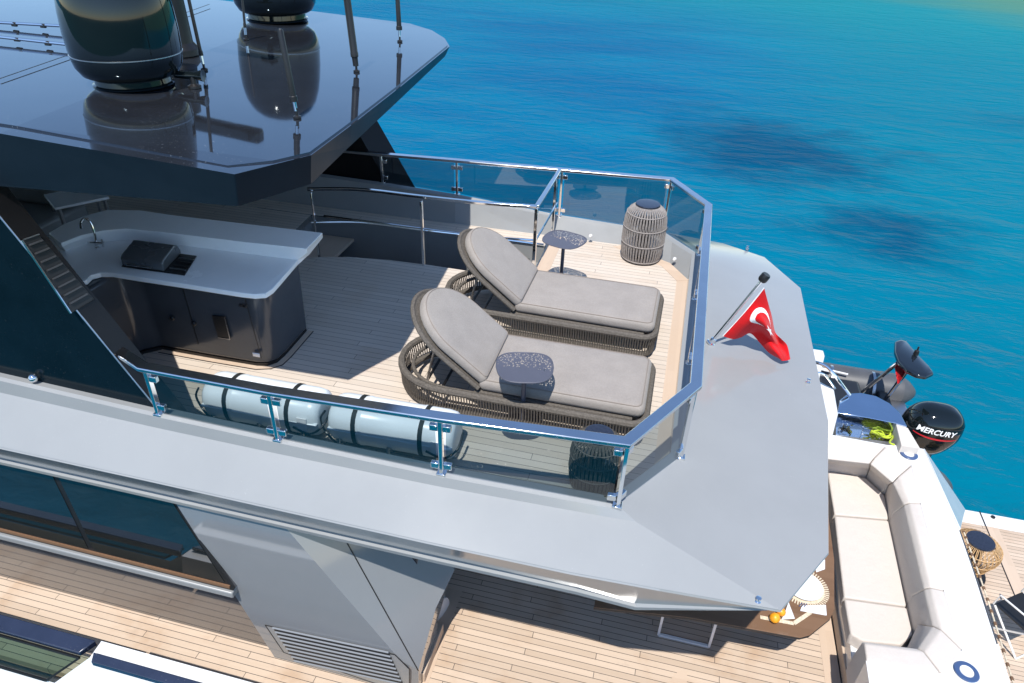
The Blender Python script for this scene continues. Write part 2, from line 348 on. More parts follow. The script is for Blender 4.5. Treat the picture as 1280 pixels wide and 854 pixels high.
for u, v, z in ((934,311,-.085),(947,752,.005),(1010,478,-.025)):
    MB().lathe([(0,-.02),(.020,-.02),(.022,.006),(.012,.014),(.012,.03),(.018,.036),(0,.042)], G(u,v,z), 12).build('wing_fitting', M['chrome'], Y)
# sun deck
sd_ = MB()
sd_.prism([(-1.42,3.62),(-.06,3.68),(.33,4.16),(.345,7.47),(.11,7.86),(-.55,8.21),(-1.42,8.21)], -.09, 0)
curve = [(-4.5,6.45),(-4.2,6.62),(-3.9,6.76),(-3.6,6.86),(-3.1,6.93),(-2.6,6.95),(-1.42,6.93)]
sd_.prism([(-12,3.6),(-1.42,3.6)] + curve[::-1] + [(-12,6.45)], -.09, 0)
sd_.prism([(-12,7.85),(-1.42,7.87),(-1.42,8.21),(-12,8.21)], -.09, 0)
sd_.prism([(-12,6.45),(-4.5,6.45),(-4.6,7.85),(-12,7.85)], -.09, 0)
sd_.build('sun_deck', M['sundeck'], Y, smooth=0)
mb = MB(); mb.prism([(.19,4.2),(.315,4.16),(.33,7.47),(.20,7.42)], .0, .004); mb.build('margin_board', M['boardy'], Y, smooth=0)
mb = MB(); mb.prism([(.20,7.425),(.33,7.475),(.10,7.86),(-.5,8.2),(-.62,8.12),(.0,7.76)], 0, .004).build('margin_board', M['board'], Y, smooth=0)
mb = MB(); mb.prism([(-1.40,6.8),(-1.25,6.8),(-1.25,8.19),(-1.40,8.19)], 0, .004).build('margin_board', M['boardy'], Y, smooth=0)
mb = MB(); mb.prism([(-.06,3.70),(.31,4.17),(.19,4.2),(-.10,3.82)], 0, .004).build('margin_board', M['board'], Y, smooth=0)
# bar plinth outline board
# stairwell
sw = MB()
sw.loft([[(x,y,-.002) for x,y in curve], [(x,y,-1.9) for x,y in curve]], closed=False, caps=False)
sw.loft([[(-4.6,7.85,-.004),(-1.42,7.87,-.004)], [(-4.6,7.85,-1.9),(-1.42,7.87,-1.9)]], closed=False, caps=False)
sw.loft([[(-1.42,7.87,-.004),(-1.42,6.93,-.004)], [(-1.42,7.87,-1.9),(-1.42,6.93,-1.9)]], closed=False, caps=False)
sw.loft([[(-4.6,7.85,-.004),(-4.5,6.45,-.004)], [(-4.6,7.85,-1.9),(-4.5,6.45,-1.9)]], closed=False, caps=False)
sw.build('stairwell_wall', M['greyflat'], Y)
for k in range(6):
    MB().box(-4.5+k*.5, -4.0+k*.5, 6.97, 7.84, -.25-.27*k-.04, -.25-.27*k).build('stair_tread', M['boardy'], Y, bevel=.006)
tr = MB(); tr.tube([(x, y+.0, .02) for x, y in smooth_path([(-4.3,7.83,0),(-3.2,7.86,0),(-2.2,7.86,0),(-1.45,7.87,0)], 4) and [(-4.4,7.84),(-3,7.85),(-1.45,7.86)]], .014, 8).build('ledge_trim', M['chrome'], Y)
# hardtop
def GR(u, v):
    z = 2.3
    for _ in range(8):
        p = G(u, v, z); z = 2.28 + .05*(-2.5-p.x) if p.x > -6 else 2.455
    return p
top = [GR(0,167), GR(293,218), GR(345,205), GR(389,194), GR(440,156), GR(500,109), GR(562,58), GR(556,48), GR(540,38), GR(514,30), GR(388,14)]
top = [V((-12, top[0].y+.0, 2.6))] + top + [V((-12, top[-1].y+.35, 2.6))]
cx, cy = -6, 6.2; th = [1.,.37] + [.215,.21,.205,.17,.14,.10,.1,.1,.1,.1,.15]
bot = []
for p, t in zip(top, th):
    d = V((cx-p.x, cy-p.y, 0)).normalized(); q = p + d*.05; q.z = p.z - t; bot.append(q)
ht = MB(); n = len(top)
ht.add(top, [list(range(n))], 0); ht.loft([top, bot], caps=False, mi=1); ht.add(bot, [list(range(n))], 2)
ht.build('hardtop', [M['roof'], M['roofedge'], M['headliner']], Y, bevel=.006, smooth=0)
def off(p, dx, dy, dz=.0): return V((p.x+dx, p.y+dy, p.z+dz))
pan = [off(top[0],0,.14,.012), off(top[1],0,.13,.012), off(top[2],-.10,.09,.012), off(top[3],-.03,.02,.012), off(top[4],-.02,.02,.012), off(top[5],-.02,0,.012), off(top[6],-.02,0,.012), off(top[7],-.02,-.01,.012), off(top[8],-.02,-.03,.012), off(top[9],-.02,-.03,.012), off(top[10],0,-.05,.012), off(top[11],0,-.05,.012), off(top[12],0,-.1,.012)]
pl_ = MB(); pl_.loft([[p - V((0,0,.014)) for p in pan], pan]); pl_.build('hardtop_panel', M['roof'], Y, smooth=0)
sm = MB()
for a, b in (((0,101),(83,72)), ((83,72),(262,7))):
    sm.bar(GR(*a)+V((0,0,.014)), GR(*b)+V((0,0,.014)), .010, .003)
sm.build('seam', M['black'], Y)
# pillars carrying the hardtop (side screens), near and far
def pillar(y0, y1, near):
    if near:
        po = [GY(205,521,y0), GY(0,271,y0)]; pi = [GY(182,446,y1), GY(61,290,y1)]
    else:
        po = [V((-3.40,y0,.36)), V((-4.28,y0,1.9))]; pi = [V((-3.52,y1,.16)), V((-4.46,y1,1.9))]
    ext = lambda a, b, z: a + (b-a)*((z-a.z)/(b.z-a.z))
    O0, O1 = ext(*po, .1), ext(*po, 2.2); I0 = ext(*pi, -.05); I1 = I0 + (O1-O0)*1.08
    mb = MB(); L = -12
    mb.add([O0, O1, V((L,y0,2.3)), V((L,y0,.1))], [[0,1,2,3]], 0)
    mb.add([O0, O1, I1, I0], [[0,1,2,3]], 1)
    mb.add([I0, I1, V((L,y1,2.3)), V((L,y1,-.05))], [[0,1,2,3]], 1)
    mb.add([O0, I0, V((L,y1,.0)), V((L,y0,.1))], [[0,1,2,3]], 1)
    mb.build('hardtop_pillar', [M['darkpanel'], M['pillarface']], Y, smooth=0)
    return O0, O1, I0, I1
O0, O1, I0, I1 = pillar(3.42, 3.62, True)
pillar(8.50, 8.28, False)
# thin bright edge trim of the near pillar
MB().tube([O0.lerp(O1,.05)+V((.004,-.004,0)), O0.lerp(O1,.97)+V((.004,-.004,0))], .006, 6).build('edge_trim', M['steel'], Y)
# vent grille on the pillar's slanted face
u_ = (O1-O0).normalized(); w_ = (I0-O0); w_ = (w_ - u_*w_.dot(u_)); wl = w_.length; w_.normalize(); nn = u_.cross(w_); nn = nn if nn.x > 0 else -nn
def onface(u, v):
    d = _ray(u, v); t = (O0-CAM).dot(nn)/d.dot(nn); return CAM + d*t
gq = [onface(27,301), onface(47,294), onface(117,375), onface(88,392)]
gm = MB(); gm.loft([[p - nn*.002 for p in gq], [p + nn*.012 for p in gq]]); gp = gm.build('air_grille', M['black'], Y, bevel=.004)
gm = MB()
for k in range(8):
    t = (k+.7)/8.6; a = gq[0].lerp(gq[3], t).lerp(gq[1].lerp(gq[2], t), .12); b = gq[0].lerp(gq[3], t).lerp(gq[1].lerp(gq[2], t), .88)
    gm.bar(a + nn*.018, b + nn*.018, .012, .018, nn)
gm.build('grille_slat', M['slat'], gp)
gm = MB(); gm.bar(gq[0].lerp(gq[3], .0)+nn*.016-w_*.01, gq[0].lerp(gq[3], 1.)+nn*.016-w_*.01, .008, .012, nn); gm.bar(gq[0]+nn*.016, gq[1]+nn*.016, .008, .012, nn); gm.build('grille_trim', M['chrome'], gp)
p = GY(43,472,3.40); MB().lathe([(0,0),(.032,0),(.036,.012),(.030,.03),(.012,.045),(0,.047)], p, 16, (.1,-1,.25)).build('side_lamp', M['chrome'], Y)
# ---- main deck
md = MB(); md.prism([(-12,2.64),(2.2,2.64),(2.2,8.9),(-12,8.9)], ZM-.1, ZM); md.build('main_deck', M['maindeck'], Y, smooth=0)
MB().prism([(-1.62,3.0),(-1.44,3.0),(-1.44,4.42),(-1.62,4.42)], ZM, ZM+.004).build('margin_board', M['boardy'], Y, smooth=0)
MB().prism([(2.06,2.9),(2.2,2.9),(2.2,8.5),(2.06,8.5)], ZM, ZM+.004).build('margin_board', M['boardy'], Y, smooth=0)
q = G(859,840,ZM); MB().prism([(q.x,q.y)] + [(q.x-.14*math.sin(a), q.y-.14+.14*math.cos(a)) for a in [PI/2*k/8 for k in range(1,9)]] + [(q.x,q.y-.14)], ZM, ZM+.004).build('margin_board', M['board'], Y, smooth=0)
# ---- superstructure side
YW = 3.35
MB().box(-12,-2.9,YW,3.62,ZM-.05,-.2).build('side_wall', M['smoke'], Y)
yt, zt0, yb, zb0 = YW-.012, -.30, YW-.15, -1.50     # the panes lean in towards the top
wn_ = V((0, zt0-zb0, -(yt-yb))).normalized()
def onW(u, v): d_ = _ray(u, v); return CAM + d_*((V((0,yt,zt0))-CAM).dot(wn_)/d_.dot(wn_))
def wy(z): return yb + (yt-yb)*(z-zb0)/(zt0-zb0)
w1, w2, xm = onW(228,640), onW(292,738), onW(105,650).x
zb1 = w2.z; dx = (w1.x-w2.x)/(w1.z-w2.z); xt = w1.x + dx*(-.3-w1.z)
def slab(poly, o0, o1):
    m_ = MB(); m_.loft([[(x, wy(z)+o0, z) for x, z in poly], [(x, wy(z)+o1, z) for x, z in poly]]); return m_
wf = slab([(xt,-.3),(w2.x,zb1),(-12,zb1),(-12,-.3)], -.004, .03).build('side_window', M['black'], Y)
for x0, x1, sl in ((-12, xm-.03, 0), (xm+.03, None, 1)):
    zt, zb = -.32, zb1 + .075
    if sl: poly = [(x0 + dx*(zt-zb)*.45, zt), (xt-.02, zt), (w2.x + dx*(zb-zb1)-.03, zb), (x0,zb)]
    else: poly = [(-12,zt),(x1 + dx*(zt-zb)*.45,zt),(x1,zb),(-12,zb)]
    slab(poly, -.010, -.002).build('pane', M['window'], wf, smooth=0)
slab([(-12,zb1+.035),(w2.x-.02,zb1+.035),(w2.x-.02,zb1+.06),(-12,zb1+.06)], -.022, -.006).build('window_trim', M['table'], wf)
tm = MB(); tm.box(-12, w2.x+.0, wy(zb1)-.03, YW-.0, zb1-.075, zb1-.006); tm.build('window_sill', M['greyflat'], Y, bevel=.012)
tm = MB(); tm.add([(w2.x,wy(zb1),zb1),(xt,wy(-.3),-.3),(xt,YW,-.3),(w2.x,YW,zb1)], [[0,1,2,3]]); tm.build('window_return', M['smoke'], Y)
for q in ((47,727),(167,759),(299,795)):
    p = G(*q, ZM); m_ = MB(); m_.lathe([(0,0),(.022,0),(.022,.012),(.010,.02),(.012,.05),(0,.055)], p, 10); m_.build('deck_stud', M['chrome'], Y)
# ---- fin with louvre
YF = 3.27
a, b, c, d, e, f = [GY(*q, YF) for q in ((228,642),(292,740),(346,826),(512,868),(365,669),(501,826))]
sl = (a.x-c.x)/(a.z-c.z); a2 = V((a.x+sl*(-.24-a.z),YF,-.24)); sl2 = (e.x-f.x)/(e.z-f.z); e2 = V((e.x+sl2*(-.24-e.z),YF,-.24))
zc = ZM + .0
c2 = V((c.x+sl*(zc-c.z),YF,zc)); f2 = V((f.x, YF, f.z)); d2 = V((f.x+.06,YF,zc))
fin = MB()
R3 = GY(545,760,3.66); bn_ = (f2-e2).cross(R3-e2).normalized()
def onB(u, v, o=0.): d_ = _ray(u, v); return CAM + d_*((e2-CAM).dot(bn_)/d_.dot(bn_)) + V((0,-o,0))
g, h, r_, q_ = onB(440,689), onB(523,838), onB(545,760), onB(568,713)
h2 = V((h.x-.01, h.y, zc)); qt = q_ + (e2-f2)*((-.26-q_.z)/(e2.z-f2.z))
fin.add([a2,c2,d2,f2,e2], [[0,1,2,3,4]]); fin.add([e2,f2,h,r_,q_,qt], [[0,1,2,3,4,5]]); fin.add([f2,d2,h2,h], [[0,1,2,3]])
bk_ = V((.0,.5,0)); fin.add([h2,h,r_,q_,qt, qt+bk_, q_+bk_, r_+bk_, h+bk_, h2+bk_], [[0,1,8,9],[1,2,7,8],[2,3,6,7],[3,4,5,6]])
fin.add([a2,c2,V((c2.x,YW,zc)),V((a2.x,YW,-.24))], [[0,1,2,3]])
fin.build('side_fin', M['greygloss'], Y, smooth=8)
gap = MB(); gap.bar(g+(g-h)*.25+V((.002,-.005,0)), h+V((.002,-.005,0)), .007, .006); gap.build('panel_gap', M['black'], Y)
lq = [GY(*q, YF-.004) for q in ((332,781),(494,818),(512,836),(512,868),(355,815))]
lm = MB(); lm.loft([[p for p in lq], [p + V((0,-.004,0)) for p in lq]]); lo = lm.build('louvre_grille', M['greyflat'], Y, smooth=0)
lm = MB()
for i in range(5):
    lm.bar(lq[i]+V((0,-.005,0)), lq[(i+1)%5]+V((0,-.005,0)), .006, .006, (0,1,0))
lm.build('louvre_frame', M['black'], lo)
lm, lb = MB(), MB(); s0, s1, s2, s3 = [GY(*q, YF-.014) for q in ((341,785),(486,816),(504,856),(368,826))]
for i in range(9):
    t = i/8; p0 = s0.lerp(s3, t); p1 = s1.lerp(s2, t); lm.bar(p0, p1, .014, .024, (0,-.5,1)); 
    if i < 8:
        t2 = (i+.5)/8; lb.bar(s0.lerp(s3,t2)+V((0,.004,0)), s1.lerp(s2,t2)+V((0,.004,0)), .008, .03)
lm.build('louvre_slat', M['greygloss'], lo); lb.build('louvre_gap', M['black'], lo)
# aft bulkhead, step and oval lamp
MB().box(-1.95,-1.62,3.74,8.6,ZM-.02,-.2).build('aft_bulkhead', M['dark'], Y)
MB().box(-1.62,-1.47,3.40,3.93,ZM+.004,ZM+.13).build('teak_step', M['board'], Y, bevel=.008)
ov = GX(552,762,-1.56); MB().lathe([(0,-.03),(.115,-.03),(.125,-.01),(.12,.012),(.06,.022),(0,.024)], ov, 28, (1,-.25,.1)).build('wall_lamp', M['white'], Y)
MB().box(-1.9,1.2,3.9,8.6,-.30,-.24).build('deckhead', M['greyflat'], Y)
# ---- near gunwale and hull side
hb = MB()
hs = [(2.52,-1.64),(2.40,-1.96),(2.22,-2.45),(2.05,-3.2),(2.25,-4.6)]
x0 = -3.98; xg = -4.36
hb.loft([[(-12,y,z) for y,z in hs[1:]], [(xg,y,z) for y,z in hs[1:]]], closed=False, caps=False)
hb.loft([[(xg,y,z) for y,z in hs[1:]], [(4.0,y+.0,z) for y,z in hs[1:]]], closed=False, caps=False)
hb.add([(x0-.03,2.52,-1.64),(4,2.52,-1.64),(4,2.40,-1.96),(xg,2.40,-1.96)], [[0,1,2,3]])
hb.add([(x0-.03,2.52,-1.64),(4,2.52,-1.64),(4,2.66,-1.62),(x0-.03,2.66,-1.62)], [[0,1,2,3]])
hb.loft([[(x0-.03,2.66,-1.62),(x0-.03,2.68,ZM)], [(4,2.66,-1.62),(4,2.68,ZM)]], closed=False, caps=False)
hb.build('hull_side', M['white'], Y)
MB().loft([[(-12,2.64,-1.66),(-12,2.52,-1.66),(-12,2.515,-1.61),(-12,2.64,-1.59)], [(x0-.06,2.64,-1.66),(x0-.12,2.52,-1.66),(x0-.12,2.515,-1.61),(x0-.06,2.64,-1.59)]]).build('cap_rail', M['navy'], Y, bevel=.008)
MB().loft([[(x0,2.545,-1.63),(x0+.03,2.475,-1.66),(x0+.03,2.475,-1.61),(x0,2.545,-1.59)], [(2,2.545,-1.63),(2,2.475,-1.66),(2,2.475,-1.61),(2,2.545,-1.59)]]).build('cap_rail', M['navy'], Y, bevel=.006)
bw = MB(); bw.add([(-12,2.52,-1.665),(x0-.12,2.52,-1.665),(xg-.06,2.41,-1.94),(-12,2.41,-1.94)], [[0,1,2,3]]); bg_ = bw.build('bulwark_window', M['winwater'], Y, smooth=0)
bw = MB()
qs = [V((-12,2.515,-1.67)),V((x0-.13,2.515,-1.67)),V((xg-.07,2.40,-1.945)),V((-12,2.40,-1.945))]
for i in (0,1,2): bw.bar(qs[i]+V((0,-.006,0)), qs[i+1]+V((0,-.006,0)), .018, .016, (0,-1,.4))
bw.build('window_frame', M['black'], bg_)
MB().loft([[(-12,8.85,-2.35),(-12,9.3,-2.42),(-12,9.35,-1.6),(-12,9.2,-1.6)], [(2.4,8.7,-2.35),(2.4,9.15,-2.42),(2.4,9.1,-1.6),(2.4,8.95,-1.6)]]).build('hull_side', M['white'], Y, bevel=.02)
# hull body below everything
MB().loft([[(-12,2.3,-4.6),(-12,2.6,-2.42),(-12,9.2,-2.42),(-12,9.5,-4.6)], [(2.2,2.3,-4.6),(2.2,2.6,-2.42),(2.2,9.2,-2.42),(2.2,9.4,-4.6)], [(3.3,2.5,-4.6),(3.3,2.6,-2.42),(3.3,9.0,-2.42),(3.3,9.3,-4.6)]]).build('hull', M['white'], Y)
# ------------------------------------------------------------------ glass railing round the sun deck
RL = thing('glass_railing', 'polished steel handrail with tinted glass panels running round the edge of the sun deck', 'railing', (P[3][0].x, P[3][0].y, P[3][1]))
hl = G(138,431,.80); hl = V((hl.x, hl.y, .80))
path = [V((hl.x,hl.y,.79)), V((P[0][0].x-.02,P[0][0].y,.79))] + [V((a.x,a.y,.79)) for a, z in P] + [V((A1.x,A1.y,.79)), V((A2.x,A2.y,.79)), V((FC.x,FC.y,.79)), V((FD.x,FD.y,.79)), V((F1.x,F1.y,.79)), V((F0.x,F0.y,.79)), V((-4.9,8.2,.79))]
def railbeam(pts, wd, h, name, par, mat=M['chrome']):
    pts = [Vector(p) for p in pts]; rings = []
    for i, p in enumerate(pts):
        t1 = (pts[i]-pts[i-1]).normalized() if i else None; t2 = (pts[i+1]-pts[i]).normalized() if i < len(pts)-1 else None
        t = ((t1 or t2)+(t2 or t1)).normalized(); nrm = V((-t.y,t.x,0)).normalized()
        k = 1/max(.5, nrm.dot(V((-(t2 or t1).y,(t2 or t1).x,0)).normalized()))
        rings.append([p - nrm*wd/2*k - V((0,0,h/2)), p + nrm*wd/2*k - V((0,0,h/2)), p + nrm*wd/2*k + V((0,0,h/2)), p - nrm*wd/2*k + V((0,0,h/2))])
    mb = MB(); mb.loft(rings); return mb.build(name, mat, par, bevel=.006, seg=2, smooth=30)
railbeam(path, .085, .034, 'handrail', RL, M['rail'])
allp = [(a, z) for a, z in P] + [(A1,a1z), (A1.lerp(A2,.36), a1z*.64+a2z*.36), (A1.lerp(A2,.70), a1z*.3+a2z*.7), (A2,a2z), (FC,fcz), (FD,fdz), (F1,f1z), (F0,f0z)]
for i, (a, z) in enumerate(allp):
    nx = allp[min(i+1,len(allp)-1)][0]; pv = allp[max(i-1,0)][0]; d = (nx-pv); d.z = 0; d.normalize()
    corner = i in (3,)
    mb = MB(); mb.bar((a.x,a.y,z-.01), (a.x,a.y,.775), .042, .030, d); po = mb.build('post', M['chrome'], RL, bevel=.004)
    mb = MB(); mb.box(a.x-.034,a.x+.034,a.y-.03,a.y+.03,z-.012,z+.008); mb.build('post_foot', M['chrome'], po, bevel=.004)
    for zz in (z+.07, .70):
        for sgn in (-1, 1):
            if (i == 0 and sgn < 0) or (i == len(allp)-1 and sgn > 0): continue
            dd = (nx-a if sgn > 0 else pv-a); dd.z = 0
            if dd.length < .01: continue
            dd.normalize(); c = V((a.x,a.y,zz)) + dd*.045
            mb = MB(); mb.bar(c - dd*.030, c + dd*.030, .034, .05, (0,0,1)); mb.build('clamp', M['chrome'], po, bevel=.005)
for (a, z), (b, z2) in zip(allp, allp[1:]):
    d = (b-a); d.z = 0; d.normalize(); nrm = V((-d.y,d.x,0))*.005
    p0 = a + d*.035; p1 = b - d*.035
    mb = MB(); q = [V((p0.x,p0.y,z+.012)), V((p1.x,p1.y,z2+.012)), V((p1.x,p1.y,.755)), V((p0.x,p0.y,.755))]
    mb.add(q, [[0,1,2,3]]); mb.build('glass_panel', M['glass'], RL, smooth=0)
# ------------------------------------------------------------------ stair railing
DP = G(666.6,340); D2 = G(529.7,331); D3 = V((-3.93,6.78,0)); Dm = G(691,303)
SRL = thing('stair_railing', 'low curved polished steel railing with two bars guarding the stairwell beside the loungers', 'railing', (DP.x, DP.y, 0))
arcp = smooth_path([(-4.0,6.82,.80), (-3.45,7.0,.80), (-2.72,7.02,.80), (-2.03,7.06,.80), (DP.x,DP.y,.80)], 5)
railbeam(arcp, .05, .032, 'handrail', SRL)
railbeam([V((DP.x,DP.y,.80)), V((DP.x+.02,8.40,.80))], .05, .032, 'handrail', SRL)
MB().tube([(DP.x,DP.y,.38),(DP.x+.02,8.36,.38)], .013, 8).build('lower_bar', M['chrome'], SRL)
MB().tube([V((p.x,p.y,.40)) for p in arcp], .013, 8).build('lower_bar', M['chrome'], SRL)
for p, r_ in ((DP,.046), (V((D2.x,D2.y,0)),.036), (D3,.026), (V((DP.x+.02,8.15,0)),.04)):
    MB().bar((p.x,p.y,-.02 if p is not D2 else 0), (p.x,p.y,.785), r_, r_*.8, (1,0,0)).build('post', M['chrome'], SRL, bevel=.004)
# ------------------------------------------------------------------ wet bar
BR = thing('wet_bar', 'curved dark gloss bar counter with white worktop and raised back ledge', 'bar counter', (-3.9, 4.8, 0))
ZC = .90
front = [GY(108,349,4.19)]
fr = [G(108,350,ZC), G(114,344,ZC), G(125,341,ZC), G(140,341,ZC), G(170,346,ZC), G(230,355,ZC), G(300,366,ZC), G(318,368,ZC), G(332,367,ZC), G(341,361,ZC), G(349,352,ZC), G(372,325,ZC)]
bk = [G(372,325,ZC), G(300,316,ZC), G(236,308,ZC), G(200,303.5,ZC), G(160,300,ZC), G(134,302,ZC), G(106,306,ZC), G(82,314,ZC)]
def xy(ps): return [(p.x,p.y) for p in ps]
left = [(-5.6, bk[-1].y-.25), (-5.6, fr[0].y-.30)]
topo = xy(fr) + xy(bk)[:1] + [(bk[0].x, 5.2),(-4.7,5.2),(-5.3,5.0),(-5.7,4.6),(-5.7,3.9),(fr[0].x-.25,3.75)]
mb = MB(); mb.prism(topo, ZC-.045, ZC); mb.build('worktop', M['counter'], BR, bevel=.006)
# splash and raised ledge
ZL = 1.02
lf = [G(383,311,ZL), G(300,302,ZL), G(234,294,ZL), G(196,289.5,ZL), G(158,286,ZL), G(130,288,ZL), G(102,294,ZL), G(76,304,ZL)]
lb_ = [G(403,291,ZL), G(310,280,ZL), G(220,269.5,ZL), G(175,263,ZL), G(135,262,ZL), G(105,270,ZL), G(80,280,ZL), G(61,291,ZL)]
mb = MB(); rings = []
for f_, b_, s_ in zip(lf, lb_, bk):
    s2 = V((s_.x, s_.y, ZC-.002)); f0 = V((f_.x,f_.y,ZL)); b0 = V((b_.x,b_.y,ZL)); b1 = V((b_.x,b_.y,ZL-.05))
    rings.append([s2, V((f0.x,f0.y,ZL-.035)), f0, b0, b1, V((b_.x*.4+s_.x*.6, b_.y*.4+s_.y*.6, ZC-.02))])
mb.loft(rings); mb.build('raised_ledge', M['counter'], BR, bevel=.004)
# body, leaning slightly outward
bb = [G(112,420,0)]
b0 = [(-4.55,3.9),(-4.52,4.45),(-4.40,4.56),(-3.9,4.56),(-3.42,4.57),(-3.32,4.60),(-3.265,4.67),(-3.255,4.8),(-3.27,5.25),(-5.5,5.15),(-5.8,4.6),(-5.6,3.9)]
b1 = [(x+(.03 if x > -3.4 else 0), y-.02) for x, y in b0]
mb = MB(); mb.loft([[(x,y,.025) for x,y in b0], [(x,y,ZC-.05) for x,y in b1]]); bd = mb.build('cabinet', M['cabinet'], BR, bevel=.035, seg=4, smooth=50)
mb = MB(); mb.prism([(x*.985-.06, y*.985+.07) for x,y in b0], .0, .03); mb.build('plinth', M['black'], BR)
def onfront(u, v):   # a point on the leaning cabinet front
    n_ = V((0, -(ZC-.075), -.02)).normalized(); d = _ray(u, v); p0 = V((-3.9,4.556,.025)); t = (p0-CAM).dot(n_)/d.dot(n_); return CAM + d*t + n_*.003
for u, v in ((216,397),(243,404)):
    MB().lathe([(0,0),(.022,0),(.024,.012),(.018,.02),(0,.022)], onfront(u, v), 14, (0,-1,-.1)).build('cabinet_knob', M['black'], bd)
for a_, b_ in (((228,358),(248,430)), ((306,372),(327,448))):
    MB().bar(onfront(*a_), onfront(*b_), .005, .004, (0,-1,0)).build('door_gap', M['black'], bd)
vq = [onfront(*q) for q in ((266,394),(282,395),(289,423),(274,421))]
mb = MB(); mb.loft([[p for p in vq], [p + V((0,-.012,0)) for p in vq]]); vo = mb.build('vent_plate', M['black'], BR)
MB().bar(vq[1]+V((0,-.014,0)), vq[2]+V((0,-.014,0)), .008, .006, (0,-1,0)).build('vent_trim', M['steel'], vo)
MB().bar(vq[3]+V((0,-.014,0)), vq[2]+V((0,-.014,0)), .008, .006, (0,-1,0)).build('vent_trim', M['steel'], vo)
so_ = onfront(321,443); MB().box(so_.x-.035,so_.x+.035,so_.y-.012,so_.y,so_.z-.02,so_.z+.02).build('socket', M['counter'], BR, bevel=.006)
for u, v in ((303,381),(308,382)):
    p = onfront(u, v); MB().box(p.x-.018,p.x+.014,p.y-.02,p.y,p.z-.012,p.z+.012).build('hinge', M['black'], bd, bevel=.003)
# plinth line on the deck
pl2 = MB(); pth = [(x+.055*s1, y+s2*.055, .003) for (x, y), s1, s2 in zip(b0[2:9], (0,0,.3,.7,1,1,1), (-1,-1,-1,-.7,-.4,0,0))]
for a_, b_ in zip(pth, pth[1:]): pl2.bar(a_, b_, .008, .004)
pl2.build('plinth_seam', M['black'], BR)
mb = MB(); mb.prism([(x,y) for x,y,z in pth] + b0[2:9][::-1], 0, .003); mb.build('plinth_board', M['boardy'], BR, smooth=0)
# sink groove: a darker recess behind the tap
# tap
tp = G(122,310,ZC)
TP = thing('faucet', 'small chrome swan-neck tap with cross handle at the end of the white counter', 'faucet', (tp.x, tp.y, ZC))
MB().lathe([(0,0),(.028,0),(.028,.012),(.016,.02),(.014,.06),(0,.065)], tp, 16).build('base', M['chrome'], TP)
MB().tube(smooth_path([tp+V((0,0,.05)), tp+V((-.005,.02,.14)), tp+V((-.025,.03,.235)), tp+V((-.055,.015,.268)), tp+V((-.075,-.02,.24)), tp+V((-.078,-.03,.19))], 5), .011, 10).build('spout', M['chrome'], TP)
MB().tube([tp+V((-.075,-.01,.05)), tp+V((.075,.0,.055))], .012, 10).build('handle', M['chrome'], TP)
MB().tube([tp+V((.07,0,.02)), tp+V((.072,0,.09))], .008, 8).build('handle', M['chrome'], TP)
# grill
gl0, gl1, gl2, gl3 = G(153,334,ZC), G(206,341,ZC), G(246,321,ZC), G(172,306,ZC)
GR_ = thing('barbecue_grill', 'black barbecue grill with hood half open set into the white counter', 'grill', (gl0.x, gl0.y, ZC))
bq = [(-4.50,4.46),(-3.90,4.42),(-3.90,4.80),(-4.50,4.80)]
bq = [G(152,334,ZC), G(231,345,ZC), G(246,321,ZC), G(176,311,ZC)]
mb = MB(); mb.loft([[p + V((0,0,.001)) for p in bq], [p + V((0,0,.010)) for p in bq]]); mb.build('grill_tray', M['black'], GR_, bevel=.003)
w0, d0 = bq[1]-bq[0], bq[3]-bq[0]; f_ = .68
prof = [(.02,.01),(.02,.085),(.10,.105),(.75,.13),(.92,.10),(1.0,.05),(1.0,.01)]
rg = [[bq[0] + w0*k + d0*a_ + V((0,0,h_)) for a_, h_ in prof] for k in (.01, f_)]
mb = MB(); mb.loft(rg); hd = mb.build('hood', M['grillhood'], GR_, bevel=.012, seg=3, smooth=40)
MB().tube([bq[0]+w0*.14+V((0,-.025,.05)), bq[0]+w0*.52+V((0,-.025,.05))], .009, 8).build('hood_handle', M['steel'], hd)
for k in range(4):
    MB().bar(bq[0]+w0*.72+d0*(.18+.18*k)+V((0,0,.016)), bq[0]+w0*.97+d0*(.18+.18*k)+V((0,0,.016)), .012, .008).build('grate_bar', M['steel'] if k in (0,3) else M['black'], GR_)
